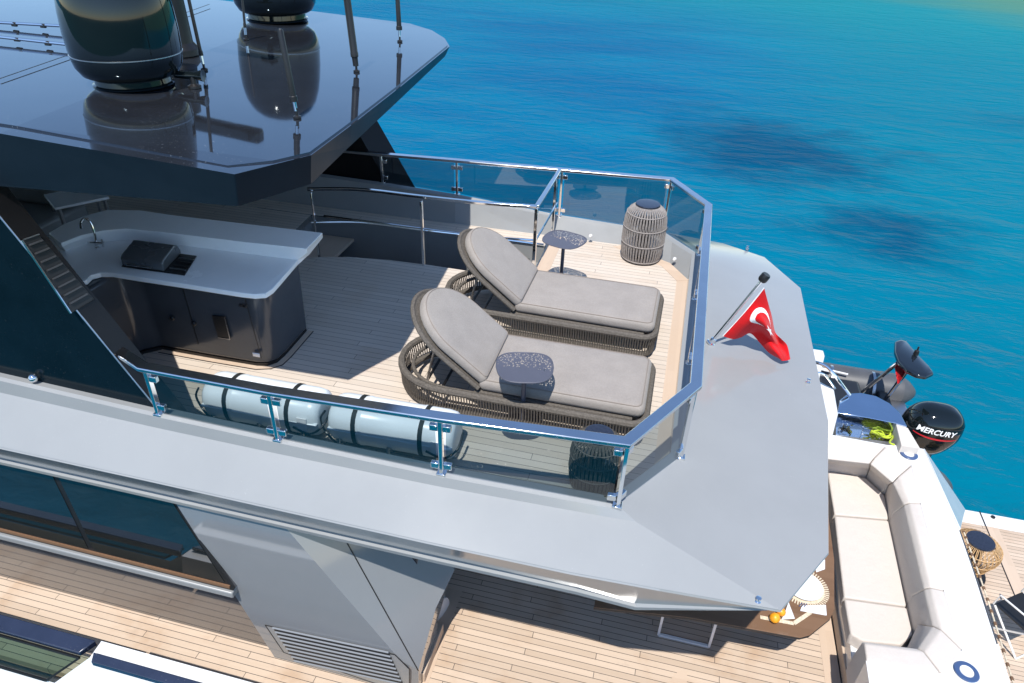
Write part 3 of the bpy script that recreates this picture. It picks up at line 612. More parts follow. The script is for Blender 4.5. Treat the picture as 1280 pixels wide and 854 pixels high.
# ------------------------------------------------------------------ sun loungers
def rack(x0, x1, yc, hw, rh, rf, z, n=14):
    pts = arc(x0+rh, yc, rh, PI/2, 3*PI/2, n, hw)
    pts += arc(x1-rf, yc-hw+rf, rf, -PI/2, 0, 6) + arc(x1-rf, yc+hw-rf, rf, 0, PI/2, 6)
    return [V((x, y, z)) for x, y in pts]
def resample(pts, step):
    pts = pts + [pts[0]]; out = []; acc = 0
    for a, b in zip(pts, pts[1:]):
        L = (b-a).length; 
        while acc < L: out.append((a.lerp(b, acc/L), (b-a).normalized())); acc += step
        acc -= L
    return out
def cushion(L, hw, th, head, n=18):
    # flat cushion, foot end square with small radii, head end round when head > 0; local x from 0 to L, z 0..th
    if head:
        out = arc(L-head, 0, head, -PI/2, PI/2, n, hw) + arc(.03, hw-.03, .03, PI/2, PI, 3) + arc(.03, -hw+.03, .03, PI, 3*PI/2, 3)
    else:
        out = arc(L-.06, -hw+.06, .06, -PI/2, 0, 5) + arc(L-.06, hw-.06, .06, 0, PI/2, 5) + arc(.03, hw-.03, .03, PI/2, PI, 3) + arc(.03, -hw+.03, .03, PI, 3*PI/2, 3)
    rings = []
    for s, z in ((.93,0.),(.985,.012),(1.0,th*.35),(1.0,th*.65),(.985,th-.012),(.955,th-.002),(.88,th+.003),(.5,th+.005)):
        cx_ = L/2; rings.append([(cx_+(x-cx_)*(s if s > .9 else s), y*s, z) for x, y in out])
    return MB().loft(rings)
def lounger():
    T = thing('sun_lounger', 'x', 'sun lounger', (0,0,0))
    x0, x1, hw, zt, zb = -2.08, .07, .455, .255, .055
    top_, bot_ = rack(x0, x1, 0, hw, .50, .13, zt), rack(x0+.02, x1-.02, 0, hw-.02, .49, .12, zb)
    MB().tube(top_, .030, 8, True).build('top_rail', M['rope'], T); MB().tube(bot_, .026, 8, True).build('bottom_rail', M['rope'], T)
    w_m = MB(); t_ = resample(top_, .0235); 
    for i, (p, d) in enumerate(t_):
        c_ = V((0,0,0)); c_.x = max(min(p.x, x1-.14), x0+.5); inn = (c_-V((p.x,p.y,0))).normalized()
        nrm = V((-d.y, d.x, 0)); nrm = nrm if nrm.dot(inn) > 0 else -nrm
        q = V((p.x,p.y,zb)) + nrm*.018
        w_m.tube([p - nrm*.026, (p+q)/2 - nrm*.016, q - nrm*.020], .0062, 4)
    w_m.build('cord_weave', M['rope'], T)
    MB().tube(rack(x0+.10, x1-.12, 0, hw-.075, .42, .1, zt-.03), .017, 8, True).build('inner_frame', M['rope'], T)
    mb = MB(); mb.prism([(x0+.75,-hw+.07),(x1-.10,-hw+.07),(x1-.10,hw-.07),(x0+.75,hw-.07)], zt-.05, zt-.0); mb.build('seat_base', M['rope'], T, bevel=.01)
    mb = cushion(1.345, .378, .105, 0); mb.v = [V((p.x-1.29, p.y, p.z+zt+.005)) for p in mb.v]; sc_ = mb.build('seat_cushion', M['cush'], T, smooth=60); n_ = len(mb.v)//8; MB().tube([p + V((0,0,.002)) for p in mb.v[5*n_:6*n_]], .0045, 5, True).build('piping', M['piping'], sc_)
    ang = math.radians(39); ca, sa = math.cos(ang), math.sin(ang); hx, hz = -1.30, zt+.02
    tf = lambda p: V((hx - p.x*ca + p.z*sa*-1*-1*0 - p.z*sa*-1*0 + p.z*sa*0 - 0, p.y, 0))
    R = lambda p: V((hx - p.x*ca + p.z*sa, p.y, hz + p.x*sa + p.z*ca))
    mb = cushion(.81, .375, .09, .40); mb.v = [R(V((p.x, p.y, p.z+.045))) for p in mb.v]; sc_ = mb.build('back_cushion', M['cush'], T, smooth=60); n_ = len(mb.v)//8; MB().tube(mb.v[5*n_:6*n_], .0045, 5, True).build('piping', M['piping'], sc_)
    out = arc(.83-.40, 0, .42, -PI/2, PI/2, 16, .39); pts = [(0,-.39)] + out + [(0,.39)]
    mb = MB(); mb.tube([R(V((x,y,.02))) for x, y in pts], .020, 8); mb.build('back_frame', M['rope'], T)
    mb = MB(); mb.loft([[R(V((x,y*.97,.010))) for x,y in pts], [R(V((x,y*.97,.032))) for x,y in pts]]); mb.build('back_panel', M['rope'], T)
    for s in (-1, 1):
        MB().tube([R(V((.50,.24*s,0))), V((-1.79,.24*s,.16))], .011, 8).build('support_strut', M['steel'], T)
    MB().tube([(-1.79,-.38,.16),(-1.79,.38,.16)], .013, 8).build('cross_bar', M['black'], T)
    MB().tube([(-1.62,-.38,.19),(-1.62,.38,.19)], .013, 8).build('cross_bar', M['black'], T)
    for x in (-1.55, -.12):
        for s in (-1, 1): MB().box(x-.06,x+.06,s*(hw-.07)-.03,s*(hw-.07)+.03,0,.045).build('foot', M['black'], T, bevel=.006)
    return T
L1 = lounger(); L1['label'] = 'taupe cushioned sun lounger with slate side table in front of it'; L1['group'] = 'rope sun loungers on the deck'
L2 = dup(L1); L2['label'] = 'taupe cushioned sun lounger beside the stair railing, behind the other lounger'
L1.location = (.0, 4.83, 0); L2.location = (-.02, 6.125, 0); L2.rotation_euler.z = -.012
# ------------------------------------------------------------------ slate side tables
def table(h, sq):
    T = thing('side_table', 'x', 'side table', (0,0,0), 'small perforated side tables')
    out = []
    for i in range(48):
        a = 2*PI*i/48; c_, s_ = math.cos(a), math.sin(a)
        r_ = (abs(c_)**3.2 + abs(s_)**3.2)**(-1/3.2); k = 1 - .13*max(0, -s_)*1.0
        out.append((.222*c_*r_*(k+.0), .205*s_*r_))
    mb = MB(); mb.add([(x,y,h) for x,y in out], [list(range(len(out)))]); tt = mb.build('table_top', M['perf'], T, smooth=0)
    MB().tube([(x,y,h-.002) for x,y in out], .006, 6, True).build('rim', M['tabletop'], tt)
    MB().lathe([(.019,.01),(.019,h-.012)], (0,0,0), 14).build('stem', M['tabletop'], T)
    mb = MB(); mb.loft([[(x*.80,y*.80,0) for x,y in out], [(x*.80,y*.80,.008) for x,y in out]]); mb.build('base_plate', M['tabletop'], T)
    return T
T1 = table(.60, 0); T1['label'] = 'perforated slate side table in front of the nearer lounger'
T2 = dup(T1); T2['label'] = 'perforated slate side table behind the farther lounger, by the stair railing'
p_ = G(650,541,0); c1 = G(656,459,.60); T1.location = (c1.x, c1.y, 0); T1.rotation_euler.z = .25
c2 = G(705,299.5,.60); T2.location = (c2.x, c2.y, 0); T2.rotation_euler.z = -.3
# ------------------------------------------------------------------ woven lanterns
def lantern(R, H, mat, n, name, prof=None):
    T = thing(name, 'x', 'lantern', (0,0,0))
    prof = prof or [(0,.90),(.12,.965),(.3,1.),(.5,1.),(.7,.985),(.85,.93),(.93,.80),(1.,.58)]
    def rad(t):
        for (a, r0), (b, r1) in zip(prof, prof[1:]):
            if t <= b: return (r0 + (r1-r0)*(t-a)/(b-a))*R
        return prof[-1][1]*R
    mb = MB()
    for i in range(n):
        a = 2*PI*i/n; js = [0,.12,.25,.4,.55,.7,.8,.87,.93,1.]
        tw = .5*2*PI/n*(1 if i % 2 else -1)
        pts = []
        for j, t in enumerate(js):
            q = a + tw*math.sin(t*PI*3)*.55; pts.append((rad(t)*math.cos(q), rad(t)*math.sin(q), .02+t*(H-.03)))
        mb.tube(pts, .0052, 4)
    mb.build('woven_shade', mat, T)
    mb = MB()
    for t in (.02,.33,.62,.87):
        mb.tube([(rad(t)*1.01*math.cos(a), rad(t)*1.01*math.sin(a), .02+t*(H-.03)) for a in [2*PI*k/40 for k in range(40)]], .007, 5, True)
    mb.build('ring', mat, T)
    MB().lathe([(0,H-.02),(R*.56,H-.02),(R*.575,H-.005),(R*.56,H+.008),(R*.47,H+.010),(0,H+.008)], (0,0,0), 32).build('lid', M['screen'], T)
    MB().lathe([(0,.0),(R*.86,.0),(R*.90,.012),(R*.88,.03),(0,.03)], (0,0,0), 32).build('base', M['black'], T)
    MB().lathe([(0,.03),(R*.30,.03),(R*.30,H*.75),(0,H*.75)], (0,0,0), 16).build('lamp_body', M['black'], T)
    return T
N1 = lantern(.25, .69, M['ropelight'], 88, 'cord_lantern'); N1['group'] = 'grey cord lanterns'
N1['label'] = 'grey woven cord lantern on the far corner of the deck by the farther lounger'
N2 = lantern(.19, .47, M['rope'], 76, 'cord_lantern'); N2['group'] = 'grey cord lanterns'; N2['label'] = 'dark woven cord lantern behind the glass at the near corner of the deck'
N1.location = (-.26, 7.90, 0); N2.location = (-.24, 3.93, 0)
# ------------------------------------------------------------------ life raft canisters
def raft():
    T = thing('life_raft', 'x', 'life raft', (0,0,0))
    L, r = .50, .178
    def ring(x, s):
        pts = []
        for k in range(28):
            a = 2*PI*k/28; c_, s_ = math.cos(a), math.sin(a); q = (abs(c_)**2.6+abs(s_)**2.6)**(-1/2.6); pts.append((x, c_*q*r*s, .20+s_*q*r*s))
        return pts
    mb = MB(); mb.loft([ring(x*L, s) for x, s in ((-1,.0),(-1,.70),(-.985,.84),(-.93,.95),(-.82,1),(-.5,1),(-.48,1.02),(-.44,1.02),(-.42,1),(.42,1),(.44,1.02),(.48,1.02),(.5,1),(.82,1),(.93,.95),(.985,.84),(1,.70),(1,0))]); mb.build('canister', M['raft'], T, smooth=40)
    mb = MB(); mb.loft([[(x, c_*1, z) for x, c_, z in ((-L*.99,-r*1.02,.192),(L*.99,-r*1.02,.192),(L*.99,r*1.02,.192),(-L*.99,r*1.02,.192))], [(-L*.99,-r*1.02,.212),(L*.99,-r*1.02,.212),(L*.99,r*1.02,.212),(-L*.99,r*1.02,.212)]]); mb.build('seam_band', M['raft'], T, bevel=.008)
    for x in (-.28, .25):
        pts = [(x, p[1]*1.025, .20+(p[2]-.20)*1.025) for p in ring(0, 1)]
        mb = MB(); rr = [[(x-.018,y,z) for _,y,z in pts], [(x+.018,y,z) for _,y,z in pts]]; mb.loft(rr, caps=False); mb.build('strap', M['strap'], T)
    for x in (-.40, 0, .38):
        mb = MB(); mb.tube([(x,-.21,.0),(x,-.19,.13),(x+.01,-.10,.03),(x,.10,.03),(x,.19,.13),(x,.21,0)], .013, 8); mb.build('cradle', M['steel'], T)
    MB().tube(smooth_path([(-L-.02,-.12,.33),(-L-.08,-.10,.22),(-L-.05,-.1,.10),(-L+.1,-.19,.06)], 5), .009, 6).build('painter_line', M['black'], T)
    MB().tube(smooth_path([(.30,-.185,.16),(.44,-.195,.13),(.53,-.13,.18),(.54,.0,.24)], 5), .009, 6).build('painter_line', M['black'], T)
    MB().box(.34,.42,-.186,-.178,.14,.26).build('notice_plate', M['flagwhite'], T)
    return T
R1 = raft(); R1['group'] = 'life raft canisters behind the glass'; R1['label'] = 'white life raft canister behind the glass nearer the dark bar'
R2 = dup(R1); R2['label'] = 'white life raft canister behind the glass in front of the nearer lounger'
R1.location = (-2.88, 3.90, 0); R2.location = (-1.80, 3.92, 0); R1.rotation_euler.z = .02; R2.rotation_euler.z = .03
# ------------------------------------------------------------------ on the hardtop: domes, antennas, rails
def zroof(x): return 2.28 + .05*(-2.5-x) + .014 if x > -6 else 2.469
def dome():
    T = thing('satellite_dome', 'x', 'satellite dome', (0,0,0), 'black domes on the hardtop')
    pr = [(0,.06),(.34,.07),(.395,.10),(.435,.17),(.448,.24)]
    MB().lathe([(.0,0),(.33,0),(.335,.012),(.315,.02),(.31,.075),(0,.075)], n=56).build('base_ring', M['blackgloss'], T)
    MB().lathe(pr + [(.45,.262)], n=72).build('lower_shell', M['blackgloss'], T, smooth=60)
    MB().lathe([(.448,.268),(.452,.30),(.455,.45),(.448,.60),(.432,.74),(.40,.87),(.34,.98),(.25,1.06),(.13,1.105),(0,1.115)], n=72).build('upper_shell', M['blackgloss'], T, smooth=60)
    MB().lathe([(.45,.260),(.453,.262),(.453,.268),(.45,.270)], n=72).build('seam', M['steel'], T)
    return T
D1 = dome(); D1['label'] = 'large black satellite dome nearest the camera on the dark hardtop'
D2_ = dup(D1); D2_['label'] = 'black satellite dome farther back on the hardtop, cut by the top of the picture'
D1.location = (-4.15, 4.77, zroof(-4.15)); D1.scale = (.86, .86, .86); D2_.location = (-4.62, 7.74, zroof(-4.62))
def antenna(base, topp, r0, kind, label):
    b = GR(*base); b.z = zroof(b.x); t = GY(topp[0], topp[1], b.y); d = (t-b)
    if topp[1] <= 2: t = b + d*1.5; d = t-b
    L = d.length; d.normalize()
    T = thing('whip_antenna', label, 'antenna', b, 'black antennas on the hardtop')
    MB().lathe([(0,0),(.028,0),(.028,.012),(.010,.02),(.010,.07),(0,.07)], b, 12).build('foot', M['black'], T)
    if kind == 'thick':
        MB().lathe([(0,.05),(.024,.05),(.026,.12),(.034,.13),(.034,.16),(r0,.165),(r0*.92,L),(0,L)], b, 16, d).build('mast', M['black'], T)
    else:
        MB().lathe([(0,.05),(.013,.05),(.013,.115),(0,.115)], b, 12, d).build('ferrule', M['chrome'], T)
        MB().lathe([(0,.115),(r0*1.25,.115),(r0*1.25,.15),(r0,.155),(r0*.85,L*.98),(r0*.5,L),(0,L)], b, 14, d).build('whip', M['black'], T)
antenna((256,90), (236,0), .015, 'thin', 'thin black whip antenna just right of the near dome')
antenna((308,52), (303,0), .012, 'thin', 'slim black antenna with a white foot in front of the far dome')
antenna((372,150), (350,36), .022, 'thin', 'short black rod antenna standing nearest the roof edge')
antenna((446,92), (434,0), .032, 'thick', 'thick black pole antenna in the middle of the aft roof')
antenna((500,54), (497,0), .025, 'thin', 'black antenna farthest out on the aft corner of the roof')
for a, b, nm in (((-60,30),(84,38),0), ((-60,45),(92,62),1)):
    p0, p1 = GR(*a), GR(*b)
    for p in (p0, p1): p.z = zroof(p.x) + .022
    T = thing('grab_rail', ('farther' if nm == 0 else 'nearer') + ' of two chrome grab rails on the roof beside the near dome', 'grab rail', p1, 'chrome rails on the roof')
    MB().tube([p0, p1], .014, 8).build('rail', M['chrome'], T)
    for t in (.30, .55, .80, .98):
        q = p0.lerp(p1, t); MB().box(q.x-.03,q.x+.03,q.y-.012,q.y+.012,zroof(q.x)-.01,q.z+.012).build('bracket', M['black'], T, bevel=.006)
# open array radar behind the near dome
rp = V((-4.45, 5.75, zroof(-4.45)))
T = thing('radar_scanner', 'black bar radar on a pedestal behind the near dome', 'radar', rp)
MB().lathe([(0,0),(.17,0),(.17,.05),(.13,.10),(.12,.50),(0,.52)], rp, 24).build('pedestal', M['black'], T)
MB().box(rp.x-.75,rp.x+.75,rp.y-.06,rp.y+.06,rp.z+.53,rp.z+.66).build('scanner_bar', M['blackgloss'], T, bevel=.03, seg=3)
hp = GR(244,112); hp.z = zroof(hp.x)
T = thing('roof_horn', 'small black horn fitting on the roof between near dome and whip antenna', 'horn', hp)
MB().lathe([(0,0),(.05,0),(.05,.015),(.02,.03),(.02,.09),(0,.09)], hp, 14).build('foot', M['black'], T)
MB().lathe([(0,-.10),(.025,-.10),(.03,.0),(.028,.06),(.045,.12),(0,.115)], hp+V((-.04,0,.09)), 16, (1,.2,0)).build('trumpet', M['blackgloss'], T)
# ------------------------------------------------------------------ ensign
fb = G(888,429,.085); YFL = fb.y; ft = GY(957,345,YFL); ax = (ft-fb).normalized()
T = thing('flagstaff', 'slanting polished flagstaff with black cap on the grey stern wing', 'flagstaff', fb)
MB().lathe([(0,0),(.045,0),(.045,.012),(.030,.02),(.028,.06),(0,.06)], fb, 18, ax).build('socket', M['chrome'], T)
Ls = (ft-fb).length
MB().lathe([(0,.02),(.0145,.02),(.0145,Ls-.05),(0,Ls-.05)], fb, 14, ax).build('staff', M['chrome'], T)
MB().lathe([(0,Ls-.06),(.034,Ls-.06),(.042,Ls-.045),(.042,Ls+.005),(.036,Ls+.018),(0,Ls+.018)], fb, 20, ax).build('cap', M['black'], T)
rows = [  # hoist top -> hoist bottom ; columns hoist -> fly
    [(955,359),(960,378),(965,396),(969,415),(977,424),(984,432),(988,449)],
    [(944,373),(953,388),(961,403),(967,418),(974,428),(982,440),(986,450)],
    [(932,388),(944,394),(954,404),(962,418),(970,431),(977,442),(981,451)],
    [(918,404),(930,406),(943,408),(952,415),(961,428),(970,441),(977,451)],
    [(903,420),(916,424),(926,422),(938,417),(950,429),(961,441),(975,449)]]
fold = [[0,.02,.05,.06,.04,.05,.02],[0,.0,-.01,.03,.06,.03,.0],[0,-.04,-.06,-.02,.03,-.01,-.02],[0,-.03,-.01,.04,.02,-.03,-.03],[0,.01,.05,.08,.06,.03,.0]]
base_ = [[GY(*rows[i][j], YFL-.005+fold[i][j]*1.7) for j in range(7)] for i in range(5)]
def crv(ps, t):
    n_ = len(ps)-1; i = min(int(t*n_), n_-1); f_ = t*n_-i; g_ = lambda k: ps[max(0,min(n_,k))]
    a_,b_,c_,d_ = g_(i-1),g_(i),g_(i+1),g_(i+2)
    return .5*((2*b_)+(c_-a_)*f_+(2*a_-5*b_+4*c_-d_)*f_*f_+(3*b_-a_-3*c_+d_)*f_**3)
NS, NTT = 120, 180; mb = MB(); vs = []
cols = [[crv(base_[i], j/NTT) for j in range(NTT+1)] for i in range(5)]
for s in range(NS+1):
    for j in range(NTT+1): vs.append(crv([cols[i][j] for i in range(5)], s/NS))
mb.v = vs
for s in range(NS):
    for j in range(NTT):
        fx, fy = ((j+.5)/NTT)**.80*1.5, ((s+.5)/NS)**.74
        cres = math.hypot(fx-.5, fy-.5) < .25 and math.hypot(fx-.5625, fy-.5) > .2
        dx, dy = fx-.79, fy-.5; rr = math.hypot(dx, dy); star = False
        if rr < .125:
            a_ = (math.atan2(dy, -dx)) % (2*PI/5); a_ = min(a_, 2*PI/5-a_)
            ri, ro = .125*.382, .125; x1_, y1_ = ro, 0; x2_, y2_ = ri*math.cos(PI/5), ri*math.sin(PI/5)
            px_, py_ = rr*math.cos(a_), rr*math.sin(a_); star = (x2_-x1_)*(py_-y1_)-(y2_-y1_)*(px_-x1_) > 0
        k = s*(NTT+1)+j; mb.f.append([k, k+1, k+NTT+2, k+NTT+1]); mb.m.append(1 if (cres or star) else (1 if j < 4 else 0))
fl = mb.build('flag', [M['red'], M['flagwhite']], smooth=180)
tag(fl, 'red flag with white crescent and star drooping from the stern flagstaff', 'flag')
# ------------------------------------------------------------------ aft deck: dining table and what lies on it
ZT = -1.57
T = thing('dining_table', 'dark wooden dining table with chamfered corners under the stern wing', 'table', (1.2, 5.5, ZM))
tq = [G(862,772,ZT), G(1000,797,ZT), G(1012,794,ZT), G(1038,773,ZT), G(1043,762,ZT), G(1043,700,ZT)]
poly = [(-.1, tq[0].y-.12)] + xy(tq) + [(tq[-1].x+.05,6.9),(1.7,7.3),(-.1,7.3)]
mb = MB(); mb.prism(poly, ZT-.035, ZT-.012, 1); mb.prism(poly, ZT-.012, ZT, 0); mb.build('table_top', [M['table'], M['black']], T, bevel=.004)
MB().lathe([(0,.004),(.35,.004),(.35,.02),(.09,.04),(.08,.66),(.3,.69),(0,.69)], (1.0,5.6,ZM), 28).build('pedestal', M['steel'], T)
def at(u, v, z=ZT): return G(u, v, z)
c = at(1004,734); T = thing('dinner_plate', 'round white plate on a frayed straw mat at the table corner', 'plate', (c.x, c.y, ZT+.008))
MB().lathe([(0,.002),(.10,.002),(.165,.016),(.168,.020),(.16,.020),(.105,.008),(0,.008)], (c.x,c.y,ZT+.008), 40).build('rim', M['white'], T)
mb = MB(); mb.lathe([(0,0),(.185,0),(.185,.006),(0,.006)], (c.x,c.y,ZT), 40)
for i in range(56):
    a_ = 2*PI*i/56; mb.bar((c.x+.18*math.cos(a_),c.y+.18*math.sin(a_),ZT+.004), (c.x+.225*math.cos(a_+.03),c.y+.225*math.sin(a_+.03),ZT+.004), .011, .005)
tag(mb.build('straw_placemat', M['rug']), 'round straw placemat with fringed edge under the white plate', 'placemat')
nq = [at(1002,758), at(1032,757), at(1033,770), at(1000,764)]
mb = MB(); mb.loft([[p + V((0,0,.001)) for p in nq], [p + V((0,0,.012)) for p in nq]]); tag(mb.build('napkin', M['flagwhite'], bevel=.003), 'folded white napkin beside the straw placemat', 'napkin')
mb = MB(); q0 = at(1003,757,ZT+.012)
for k in range(3): mb.bar(q0+V((-.03+.02*k,-.02,.003)), q0+V((.0+.02*k,.03,.003)), .006, .003)
tag(mb.build('blue_sprig', M['blue']), 'small blue sprig lying on the white napkin', 'ornament')
nq = [at(1018,706), at(1031,700), at(1031,712), at(1020,716)]
mb = MB(); mb.loft([[p + V((0,0,.001)) for p in nq], [p + V((0,0,.010)) for p in nq]]); tag(mb.build('napkin', M['flagwhite'], bevel=.003), 'white napkin showing beyond the plate at the far side', 'napkin')
mb = MB(); 
for a_, b_ in (((950,772),(992,780)), ((992,780),(1013,766))):
    mb.bar(at(*a_)+V((0,0,.006)), at(*b_)+V((0,0,.006)), .035, .006)
tag(mb.build('table_runner', M['rug'], bevel=.002), 'narrow cream table runner bordering the dark table top', 'table runner')
nq = [at(980,768), at(985,754), at(993,775), at(976,776)]
mb = MB(); mb.loft([[p + V((0,0,.012)) for p in nq], [p + V((0,0,.022)) for p in nq]]); tag(mb.build('side_plate', M['white'], bevel=.004), 'small white square dish beside the orange fruit', 'dish')
for i, (u, v, r_) in enumerate(((968,774,.045), (976,766,.04))):
    p = at(u, v, ZT+.04); mb = MB(); mb.lathe([(r_*math.sin(PI*k/10), -r_*math.cos(PI*k/10)) for k in range(11)], (p.x,p.y,ZT+.012+r_), 16)
    tag(mb.build('orange_fruit', M['orange'], smooth=60), ('larger orange fruit at the table edge under the wing' if i == 0 else 'smaller orange fruit tucked behind the larger one'), 'fruit', 'orange fruit on the table')
# dining chair with a white sled leg
s0, s1 = G(823,793,ZM+.015), G(886,808,ZM+.015)
T = thing('dining_chair', 'dining chair with white square sled leg half hidden under the grey wing', 'chair', (s0.x, s0.y, ZM))
dd = (s1-s0); pn = V((-dd.y, dd.x, 0)).normalized()
for off_ in (0, .42):
    o_ = pn*off_; mb = MB(); a0, a1_ = s0+o_, s1+o_
    mb.bar(a0, a1_, .03, .025); mb.bar(a0+V((0,0,-.0)), a0+V((0,0,.43)), .03, .025, dd); mb.bar(a1_, a1_+V((0,0,.43)), .03, .025, dd)
    mb.build('sled_leg', M['white'], T, bevel=.003)
sq = [s0, s1, s1+pn*.44, s0+pn*.44]
mb = MB(); mb.loft([[p+V((0,0,.43)) for p in sq], [p+V((0,0,.48)) for p in sq]]); mb.build('seat', M['cream'], T, bevel=.012)
# ------------------------------------------------------------------ stern sofa
T = thing('stern_sofa', 'long U-shaped cream sofa across the stern of the aft deck', 'sofa', (2.5, 5.5, ZM))
ZS = -1.87
for i, qs in enumerate(([(1034,588),(1083,597),(1107,620),(1111,649),(1043,643)], [(1043,644),(1111,650),(1134,758),(1055,747)], [(1055,748),(1134,759),(1142,793),(1127,806),(1078,801),(1063,792)])):
    ps = [G(*q, ZS) for q in qs]; cc = sum(ps, V())/len(ps); ps = [p + (cc-p)*.012 for p in ps]
    mb = MB(); mb.loft([[p - V((0,0,.15)) for p in ps], ps]); mb.build('seat_cushion', M['cream'], T, bevel=.018, seg=3, smooth=60)
S_ = [((1015,586),(1015,572),(1015,541)), ((1082.6,595.7),(1087,580),(1107,558)), ((1106.4,617),(1116,604),(1140,581)), ((1112,650),(1130,632),(1151.5,629)), ((1134.7,754),(1155,737),(1180.7,738)), ((1143,790),(1166,783),(1203,812)), ((1127,806),(1147,811),(1176,841)), ((1078,802),(1077,802),(1083,825))]
rings = []
for i, (I, K, O) in enumerate(S_):
    Kp, Op = G(*K, -1.50), G(*O, -1.44); Ip = G(*I, ZS)
    if i >= 6: Ip = V((Kp.x, Kp.y+.04, ZS)) + (V((-.03,0,0)) if i == 6 else V())
    rings.append([V((Ip.x,Ip.y,ZS-.1)), V((Ip.x,Ip.y,ZS+.12)), Kp, Kp.lerp(Op,.25)+V((0,0,.035)), Op, V((Op.x,Op.y,ZS-.1))])
for a_, b_ in zip(rings, rings[1:]):
    c0 = sum(a_, V())/6; c1 = sum(b_, V())/6; d = (c1-c0).normalized()*.004
    mb = MB(); mb.loft([[p + d for p in a_], [p.lerp(q,.5) for p, q in zip(a_, b_)], [p - d for p in b_]]); mb.build('back_cushion', M['cream'], T, bevel=.016, seg=3, smooth=60)
fp = [G(1037,590,ZS-.05), G(1047,643,ZS-.05), G(1058,748,ZS-.05), G(1068,800,ZS-.05), G(1073,850,ZS-.05)]
mb = MB(); bp = [(p.x-.01, p.y) for p in fp]; mb.prism([(bp[0][0],7.0)] + bp + [(bp[-1][0],3.9),(2.75,3.9),(2.75,7.0)], ZM+.004, ZS-.14); mb.build('sofa_base', M['white'], T, bevel=.006)
mb = MB(); sb = [G(1041,560,ZM+.10), G(1043,640,ZM+.10), G(1052,750,ZM+.10), G(1056,790,ZM+.10), G(1062,860,ZM+.10)]
mb.prism([(2.21,7.6),(2.21,3.4),(2.36,3.4),(2.36,7.6)], ZM+.004, ZM+.14); mb.build('step_board', M['boardy'], Y, bevel=.008)
# near arm end panel
e0 = [G(1064,800,-1.6), G(1078,803,-1.50), G(1083,827,-1.50), G(1070,850,-1.6)]
# ------------------------------------------------------------------ stern moulding
O_ = [r[4] for r in rings]
op = [(p.x, p.y) for p in O_]
outer = [G(1128,556,-1.45), G(1155,560,-1.45), G(1178,610,-1.45), G(1201,662,-1.45), G(1230,745,-1.45), G(1265,860,-1.45), G(1300,975,-1.45)]
cm = MB()
# ring of white moulding between the cushions and the outer edge, built as quads along both lines
inn = [O_[0], O_[1], O_[1].lerp(O_[2],.5), O_[2], O_[2].lerp(O_[3],.6), O_[3], O_[3].lerp(O_[4],.5), O_[4], O_[5]]
out = [V((O_[0].x,O_[0].y+.045,-1.45)), V((O_[1].x+.03,O_[1].y+.045,-1.45)), outer[0], outer[1], outer[1].lerp(outer[2],.5), outer[2], outer[3], outer[4].lerp(outer[3],.4), outer[5].lerp(outer[4],.45)]
ib = lambda p: V((p.x, p.y, -1.45)); db = lambda p, dx=.0: V((p.x+dx, p.y+.0, -2.5))
rr = [[V((a_.x,a_.y,ZS-.1)), ib(a_)+V((0,0,-.02)), ib(a_), ib(b_).lerp(ib(a_),.06), ib(b_)+V((0,0,-.03)), db(b_,.03)] for a_, b_ in zip(inn, out)]
cm.loft(rr, closed=False, caps=False)
q7 = O_[7]; oe = outer[5].lerp(outer[4],.45)
ncp = [O_[5], O_[6], O_[7], V((q7.x-.03,q7.y-.9,0)), V((3.25,q7.y-.9,0)), outer[6], outer[5], oe]
cm.loft([[(p.x,p.y,-2.6) for p in ncp], [(p.x,p.y,-1.4515) for p in ncp]])
cm.build('stern_moulding', M['white'], Y, smooth=25)
# outer transom face going down to the platform
tm = MB(); 
tm.loft([[p + V((.012,0,-.03)), V((p.x+.10, p.y, -2.5)), V((p.x+.16, p.y, -3.95))] for p in [outer[1], outer[3], outer[4], outer[5], outer[6], V((3.1,2.6,-1.45))]], closed=False, caps=False)
tm.build('transom', M['white'], Y, smooth=20)
ab = [outer[1]+V((0,0,.002)), outer[3]+V((0.0,0,-.0)), G(1207,637,-2.2), G(1160,560,-2.2)]
tw = MB(); tw.loft([[p for p in ab[:3]], [p + V((-.05,.05,-.25)) for p in ab[:3]]]); tw.build('stair_side', M['white'], Y, bevel=.01)
rp_ = MB(); ep = smooth_path([p + V((.03,0,-.015)) for p in (outer[3], outer[4], outer[5], outer[6])], 14)
rp_.tube(ep, .007, 6); 
for p, q in zip(ep[::2], ep[1::2]): rp_.tube([p.lerp(q,.1), p.lerp(q,.6)], .013, 6, mi=1)
rp_.build('edge_rope', [M['rug'], M['table']], Y)
for u, v, nm in ((1136,568,0), (1208,840,1)):
    p = G(u, v, -1.445); mb = MB(); mb.lathe([(.052,0),(.092,0),(.094,.006),(.088,.012),(.058,.014),(.052,.008)], p, 32, (0,0,1)); f_ = mb.build('fairlead', M['blue'], Y)
    MB().lathe([(0,.008),(.053,.008),(.051,.013),(.04,.0105),(0,.010)], p, 24).build('fairlead_cup', M['white'], f_)
